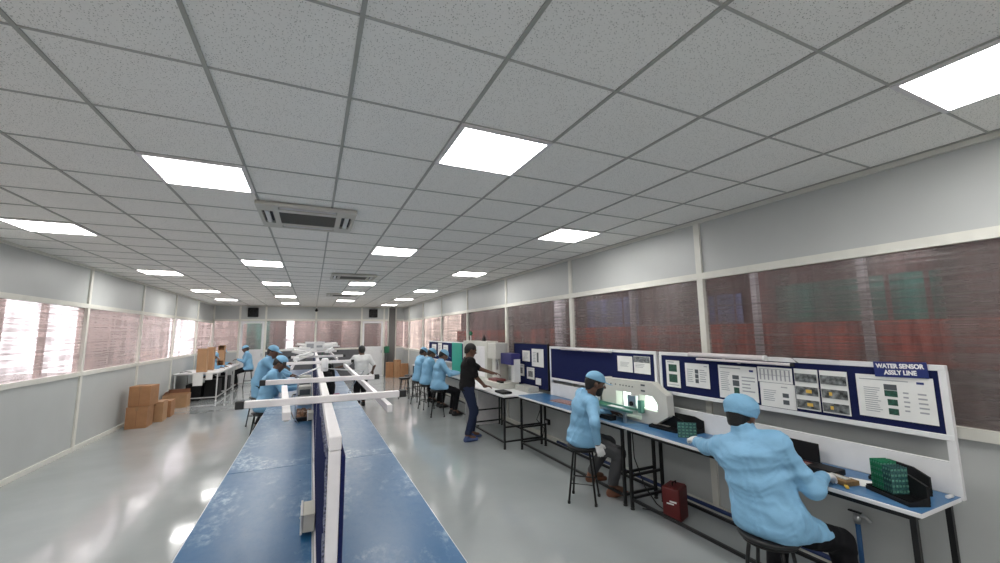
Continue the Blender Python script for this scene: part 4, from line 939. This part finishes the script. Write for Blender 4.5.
    if P.get('eyes', True):
        for s_ in (-1, 1):
            c = hc+hu*.008+hf*.083+hr*.031*s_; mb = MB(); bmesh.ops.create_icosphere(mb.bm, subdivisions=2, radius=.0125, matrix=Matrix.Translation(c))
            for f in mb.bm.faces: f.smooth = True
            e = mb.build('eye', M_eye, root); mb = MB(); bmesh.ops.create_icosphere(mb.bm, subdivisions=2, radius=.0068, matrix=Matrix.Translation(c+hf*.0075)); mb.build('iris', M_iris, e)
    hh = min(h, .009)
    def headfield(): return Field(hc-.2, hc+.2, hh)
    H_ = headfield(); H_.ell(hc+hu*.028-hf*.014, (.084, .103, .097), HF, .01); H_.cone(hc-hu*.05-hf*.05, hc-hf*.06, .055, .06, .02)
    H_.cut(hc+hf*.085+hu*.065, hf-hu*(1.0)); H_.cut(hc-hu*.085, -hu); H_.wrinkle(.0025, 120, 3)
    H_.mesh('hair', M_hair, root)
    if P.get('beard'):
        H_ = headfield(); H_.ell(hc-hu*.03+hf*.024, (.066, .076, .094), HF, .02); H_.cone(hc-hu*.100+hf*.060, hc-hu*.092+hf*.052, .029, .030, .03)
        H_.cut(hc-hu*.022+hf*.06, hu-hf*.35); H_.ell(hc-hu*.052+hf*.108, (.027, .03, .012), HF, 0, '-'); H_.cut(hc-hf*.02, -hf)
        H_.mesh('beard', M_hair, root)
    if P.get('cap') == 'peak':
        H_ = headfield(); H_.ell(hc+hu*.045-hf*.012, (.090, .110, .090), HF, .01); H_.cut(hc+hu*.036-hf*.012, -hu+hf*-.06)
        H_.ecap(hc+hu*.042+hf*.07, hc+hu*.026+hf*.145, (.075, .05, .007), (.055, .045, .006), HF, .012); H_.wrinkle(.0018, 45, 5)
        c_ = H_.mesh('cap', M_capb, root)
    elif P.get('cap') == 'round':
        H_ = headfield(); H_.ell(hc+hu*.055-hf*.012, (.104, .124, .085), HF, .01); H_.wrinkle(.004, 40, 5)
        H_.ecap(hc+hu*.0-hf*.012, hc+hu*.035-hf*.012, (.092, .112, .012), (.098, .117, .015), HF, .006); H_.cut(hc-hu*.012-hf*.012, -hu+hf*.15)
        c_ = H_.mesh('cap', M_capb, root)
    # garments
    seated = P.get('seated', False); g = P['top']; w = P.get('wr', .0045)
    T = Field(lo-.03, hi+.03, h)
    fat = P.get('fat', .034) if g == 'smock' else .018
    T.ecap(pel+up*.02, waist, (.160+fat, .115+fat, .10), (.138+fat, .105+fat, .10), FR); T.ecap(waist, chest, (.138+fat, .105+fat, .1), (.158+fat, .11+fat, .12), FR, .05)
    T.ecap(chest, nb-up*.045, (.158+fat, .108+fat, .1), (.105, .078, .05), FR, .05)
    for sd in 'lr':
        T.cone(nb-up*.055, sh[sd], .062, .062+fat*.5, .06)
        if g == 'smock':
            T.cone(sh[sd], el[sd], .068*S, .054*S, .04); T.cone(el[sd], wr[sd]-unit(wr[sd]-el[sd])*.035, .054*S, .042*S, .03)
            T.cone(wr[sd]-unit(wr[sd]-el[sd])*.04, wr[sd]-unit(wr[sd]-el[sd])*.005, .040*S, .034*S, .008)
        else:
            e2 = sh[sd]+(el[sd]-sh[sd])*.88; T.cone(sh[sd], e2, .066*S, .058*S, .04)
    if g == 'smock':
        if seated:
            for sd in 'lr': T.cone(hip[sd]+V3(0, -.02, .02), hip[sd]+(kn[sd]-hip[sd])*P.get('hem', .42), .112, .096, .05)
            T.ecap(pel-V3(0, .02, .04), pel+V3(0, 0, .03), P.get('hips', (.19, .155, .06)), (.178, .145, .1), [pr, np.cross((0, 0, 1), pr), V3(0, 0, 1)], .05)
        else:
            T.ecap(pel-V3(0, 0, .25), pel, (.2, .15, .06), (.18, .14, .1), FR, .05)
        T.ecap(nb-up*.02, nb+up*.048, (.080, .078, .012), (.071, .069, .012), FR, .012)
    else:
        T.ecap(pel-up*.06, pel+up*.05, (.172, .128, .04), (.168, .125, .1), FR, .04)
    T.wrinkle(w, 22 if g == 'smock' else 26, P.get('seed', 1))
    if seated: T.cut(V3(0, 0, P['seat']+.004), (0, 0, -1))
    elif g != 'smock': T.cut(pel-up*.09, -up)
    # open the neck: the throat stays clear of the collar
    T.ecap(nb+up*.055, nb+up*.12, (.058, .056, .03), (.062, .062, .03), FR, 0, '-')
    tm = {'smock': M_coat, 'white': M_tee, 'black': M_blktee}[g]
    T.mesh('smock' if g == 'smock' else 't_shirt', tm, root)
    T = Field(lo-.03, hi+.03, h)
    T.ecap(pel-V3(0, 0, .03), pel+V3(0, 0, .05), (.158, .122, .07), (.142, .108, .07), [pr, np.cross((0, 0, 1), pr), V3(0, 0, 1)], .04)
    for sd in 'lr':
        T.cone(hip[sd], kn[sd], .098, .075, .04); T.cone(kn[sd], an[sd]+unit(kn[sd]-an[sd])*.03, .073, .058, .03)
        T.cut(an[sd]+unit(kn[sd]-an[sd])*.03, V3(0, 0, -1)) if an[sd][2] < .12 else None
    if seated: T.cut(V3(0, 0, P['seat']+.003), (0, 0, -1)) if False else None
    T.wrinkle(.0035, 24, 9)
    if seated:   # flatten where the seat carries the weight
        sl, X = T.block((pel[0]-.2, pel[1]-.22, P['seat']-.13), (pel[0]+.2, pel[1]+.10, P['seat']+.003)); m_ = (X[..., 1] < pel[1]+.12)
        f_s = T.f[sl]; f_s[m_] = np.maximum(f_s[m_], (P['seat']+.003-X[..., 2])[m_]); T.f[sl] = f_s
    T.mesh('trousers', P.get('tm', M_blk), root)
    for sd in 'lr':
        a = an[sd]; d = fd[sd]; q = unit(np.cross(d, (0, 0, 1))); FS = [q, d, V3(0, 0, 1)]; z0 = P.get('sole'+sd, 0.)
        T = Field(a-.3, a+.3, min(h, .008)); zc = z0+.035
        b = V3(a[0], a[1], zc)
        T.ecap(b-d*.04, b+d*.03, (.040, .03, .04), (.043, .03, .036), FS, .02); T.ecap(b+d*.03, b+d*.155, (.045, .03, .034), (.038, .035, .026), FS, .03)
        T.cone(b, V3(a[0], a[1], max(zc+.03, a[2])), .044, .046, .02); T.cut((0, 0, z0+.002), (0, 0, -1)); T.cut((0, 0, max(z0+.10, a[2]+.01)), (0, 0, 1))
        T.mesh('shoe', P.get('shoe', M_shoek), root)
    if P.get('gloves'):
        for sd in P['gloves']:
            T = Field(wr[sd]-.26, wr[sd]+.26, min(h, .006)); hand(T, wr[sd], P.get('hd'+sd, (0, 1, -.2)), P.get('hn'+sd, (0, 0, -1)), sd == 'l', P.get('curl'+sd, .5), .0028)
            T.mesh('glove', M_glove, root)
    return root
def loc_of(root, rot):     # world -> local converter
    c, s = math.cos(-rot), math.sin(-rot)
    def f(x, y, z): dx, dy = x-root[0], y-root[1]; return (c*dx-s*dy, s*dx+c*dy, z)
    return f
ST = .58
# nearest worker, seen from behind, reaching left to hold a board
rt, ro = (2.60, 1.78, 0), -math.pi/2+.10; L_ = loc_of(rt, ro)
person('person in light blue smock nearest the camera, back turned, gloves out to both sides', rt, ro, dict(
    pel=L_(2.61, 1.72, ST+.09), nb=L_(2.62, 1.85, 1.145), hc=L_(2.655, 1.885, 1.245), look=(.0, .95, -.30), chest=(-.1, .97, .1), cap='round', gloves='lr', top='smock', seated=True, seat=ST, tm=M_blk,
    hl=L_(2.88, 2.45, .925), shl=(0, 0, -.03), shr=(0, 0, -.03), hr=L_(2.985, 1.60, .89), hdl=(-.75, .5, 0), hnl=(.2, .2, -1), hdr=(-.15, 1, -.15), hnr=(0, 0, -1), curll=.55, curlr=.5,
    polel=(.1, -.6, -1), poler=(.3, -1, -.25), hips=(.18, .15, .06), al=L_(2.92, 1.92, .10), ar=L_(2.98, 1.50, .10), hem=.5, wr=.008, fat=.046, seed=4), h=.0065)
# seated man in grey trousers looking at the lit machine
rt, ro = (2.77, 3.87, 0), -math.pi/2-.35; L_ = loc_of(rt, ro)
person('bearded person in peaked cap and grey trousers on a stool at the lit machine', rt, ro, dict(S=.97,
    pel=(0, 0, ST+.09), nb=L_(2.81, 3.80, 1.13), hc=L_(2.86, 3.71, 1.25), look=(.12, .97, -.25), cap='peak', beard=True, gloves='r', top='smock', seated=True, seat=ST, tm=M_gry,
    hr=L_(2.70, 3.51, .675), hl=(-.18, .40, .88), hdr=(-.03, .35, -.9), hnr=(-1, 0, -.1), hdl=(.1, 1, -.1), curlr=.5, poler=(1, -.25, 0), hem=.22,
    ar=L_(3.10, 3.80, .10), al=L_(3.03, 4.08, .18), fr=(.1, 1, 0), soler=.0, solel=.08, shoe=M_shoe, wr=.005, seed=2), h=.0075)
# standing man in black
rt, ro = (2.50, 6.78, 0), -math.pi/2-.12; L_ = loc_of(rt, ro)
person('person in a black T-shirt and navy trousers standing at the short white bench', rt, ro, dict(S=.97,
    pel=(0, -.02, .905), nb=(0, .02, 1.385), hc=(0, .05, 1.515), look=(0, .93, -.35), top='black', tm=M_navy, shoe=M_shoeb,
    hr=(.12, .27, .90), hl=(-.05, .46, 1.10), hdr=(-.3, 1, -.1), hdl=(.2, 1, -.1), al=(-.10, .08, .09), ar=(.11, -.04, .09), kpl=(0, 1, 0), kpr=(0, 1, 0), poler=(.4, -.8, -1), polel=(-.4, -.6, -1)), h=.009)
# three seated along the right bench
for k, (x, y, lb) in enumerate(((2.60, 9.0, 'person in light blue smock, nearest of the three seated together past the man in black'),
                                (2.60, 10.0, 'person in light blue smock, middle of the three seated together at the far right'),
                                (2.60, 10.8, 'person in light blue smock, farthest of the three seated together at the far right'))):
    person(lb, (x, y, 0), -math.pi/2-.1+.1*k, dict(pel=(0, 0, ST+.09), nb=(0, .07, 1.20), hc=(0, .13, 1.32), look=(0, .85, -.5), cap='peak', top='smock', seated=True, seat=ST,
        hl=(-.10, .48, .92), hr=(.14, .46, .93), al=(-.10, .34, .10), ar=(.11, .36, .10), hem=.4, seed=10+k, eyes=False), h=.012)
# walking man in white
person('person in a white T-shirt and dark trousers walking away beyond the island', (1.17, 10.9, 0), .10, dict(S=.93,
    pel=(0, 0, .84), nb=(0, .02, 1.29), hc=(.0, .05, 1.415), look=(-.1, 1, -.15), top='white', tm=M_blk,
    hl=(-.50, .26, 1.0), hr=(.30, .12, .88), hdl=(-.5, .8, 0), hdr=(.1, .6, -.8), al=(-.08, -.14, .10), ar=(.12, .26, .10), kpl=(0, 1, 0), kpr=(0, 1, 0), polel=(-.3, -.5, -1), eyes=False), h=.012)
# two at the left of the island
person('person in light blue smock bent over the island bench, nearer of two on its left', (-.66, 7.9, 0), -math.pi/2-.1, dict(pel=(0, 0, ST+.09), nb=(0, .12, 1.22), hc=(0, .20, 1.345),
    look=(.1, .8, -.55), cap='peak', top='smock', seated=True, seat=ST, hl=(-.05, .55, .95), hr=(.16, .52, .95), al=(-.10, .16, .10), ar=(.11, .18, .10), hem=.3, seed=21, eyes=False), h=.012)
person('person in light blue smock standing behind, farther of two left of the island', (-.90, 9.4, 0), -math.pi/2-.1, dict(pel=(0, 0, .90), nb=(0, .14, 1.37), hc=(0, .21, 1.49),
    look=(.3, .9, -.3), cap='peak', top='smock', seated=False, hl=(-.05, .55, 1.02), hr=(.16, .55, 1.02), al=(-.10, .02, .10), ar=(.11, .02, .10), kpl=(0, 1, 0), kpr=(0, 1, 0), seed=22, eyes=False), h=.012)
person('person in light blue smock sitting sideways by the far left door', (-2.05, 17.45, 0), math.pi/2+.15, dict(pel=(0, 0, ST+.09), nb=(0, .08, 1.22), hc=(0, .13, 1.34),
    look=(0, .95, -.3), cap='peak', top='smock', seated=True, seat=ST, hl=(-.08, .36, .98), hr=(.10, .36, .98), al=(-.10, .36, .10), ar=(.11, .34, .10), hem=.3, seed=23, eyes=False), h=.014)
person('person in light blue smock bent low at the white tables behind the cardboard racks', (-3.08, 15.65, 0), -math.pi/2, dict(pel=(0, 0, ST+.09), nb=(0, .22, 1.10), hc=(0, .29, 1.19),
    look=(0, .8, -.6), cap='peak', top='smock', seated=True, seat=ST, hl=(-.2, .55, .85), hr=(.2, .50, .85), al=(-.10, .15, .10), ar=(.11, .15, .10), hem=.3, seed=24, eyes=False), h=.014)
person('person in light blue smock, farthest one at the white tables near the left corner', (-3.14, 17.3, 0), -math.pi/2, dict(pel=(0, 0, ST+.09), nb=(0, .20, 1.16), hc=(0, .30, 1.27),
    look=(0, .9, -.4), cap='peak', top='smock', seated=True, seat=ST, hl=(-.15, .50, .85), hr=(.15, .50, .85), al=(-.10, .15, .10), ar=(.11, .15, .10), hem=.3, seed=25, eyes=False), h=.014)
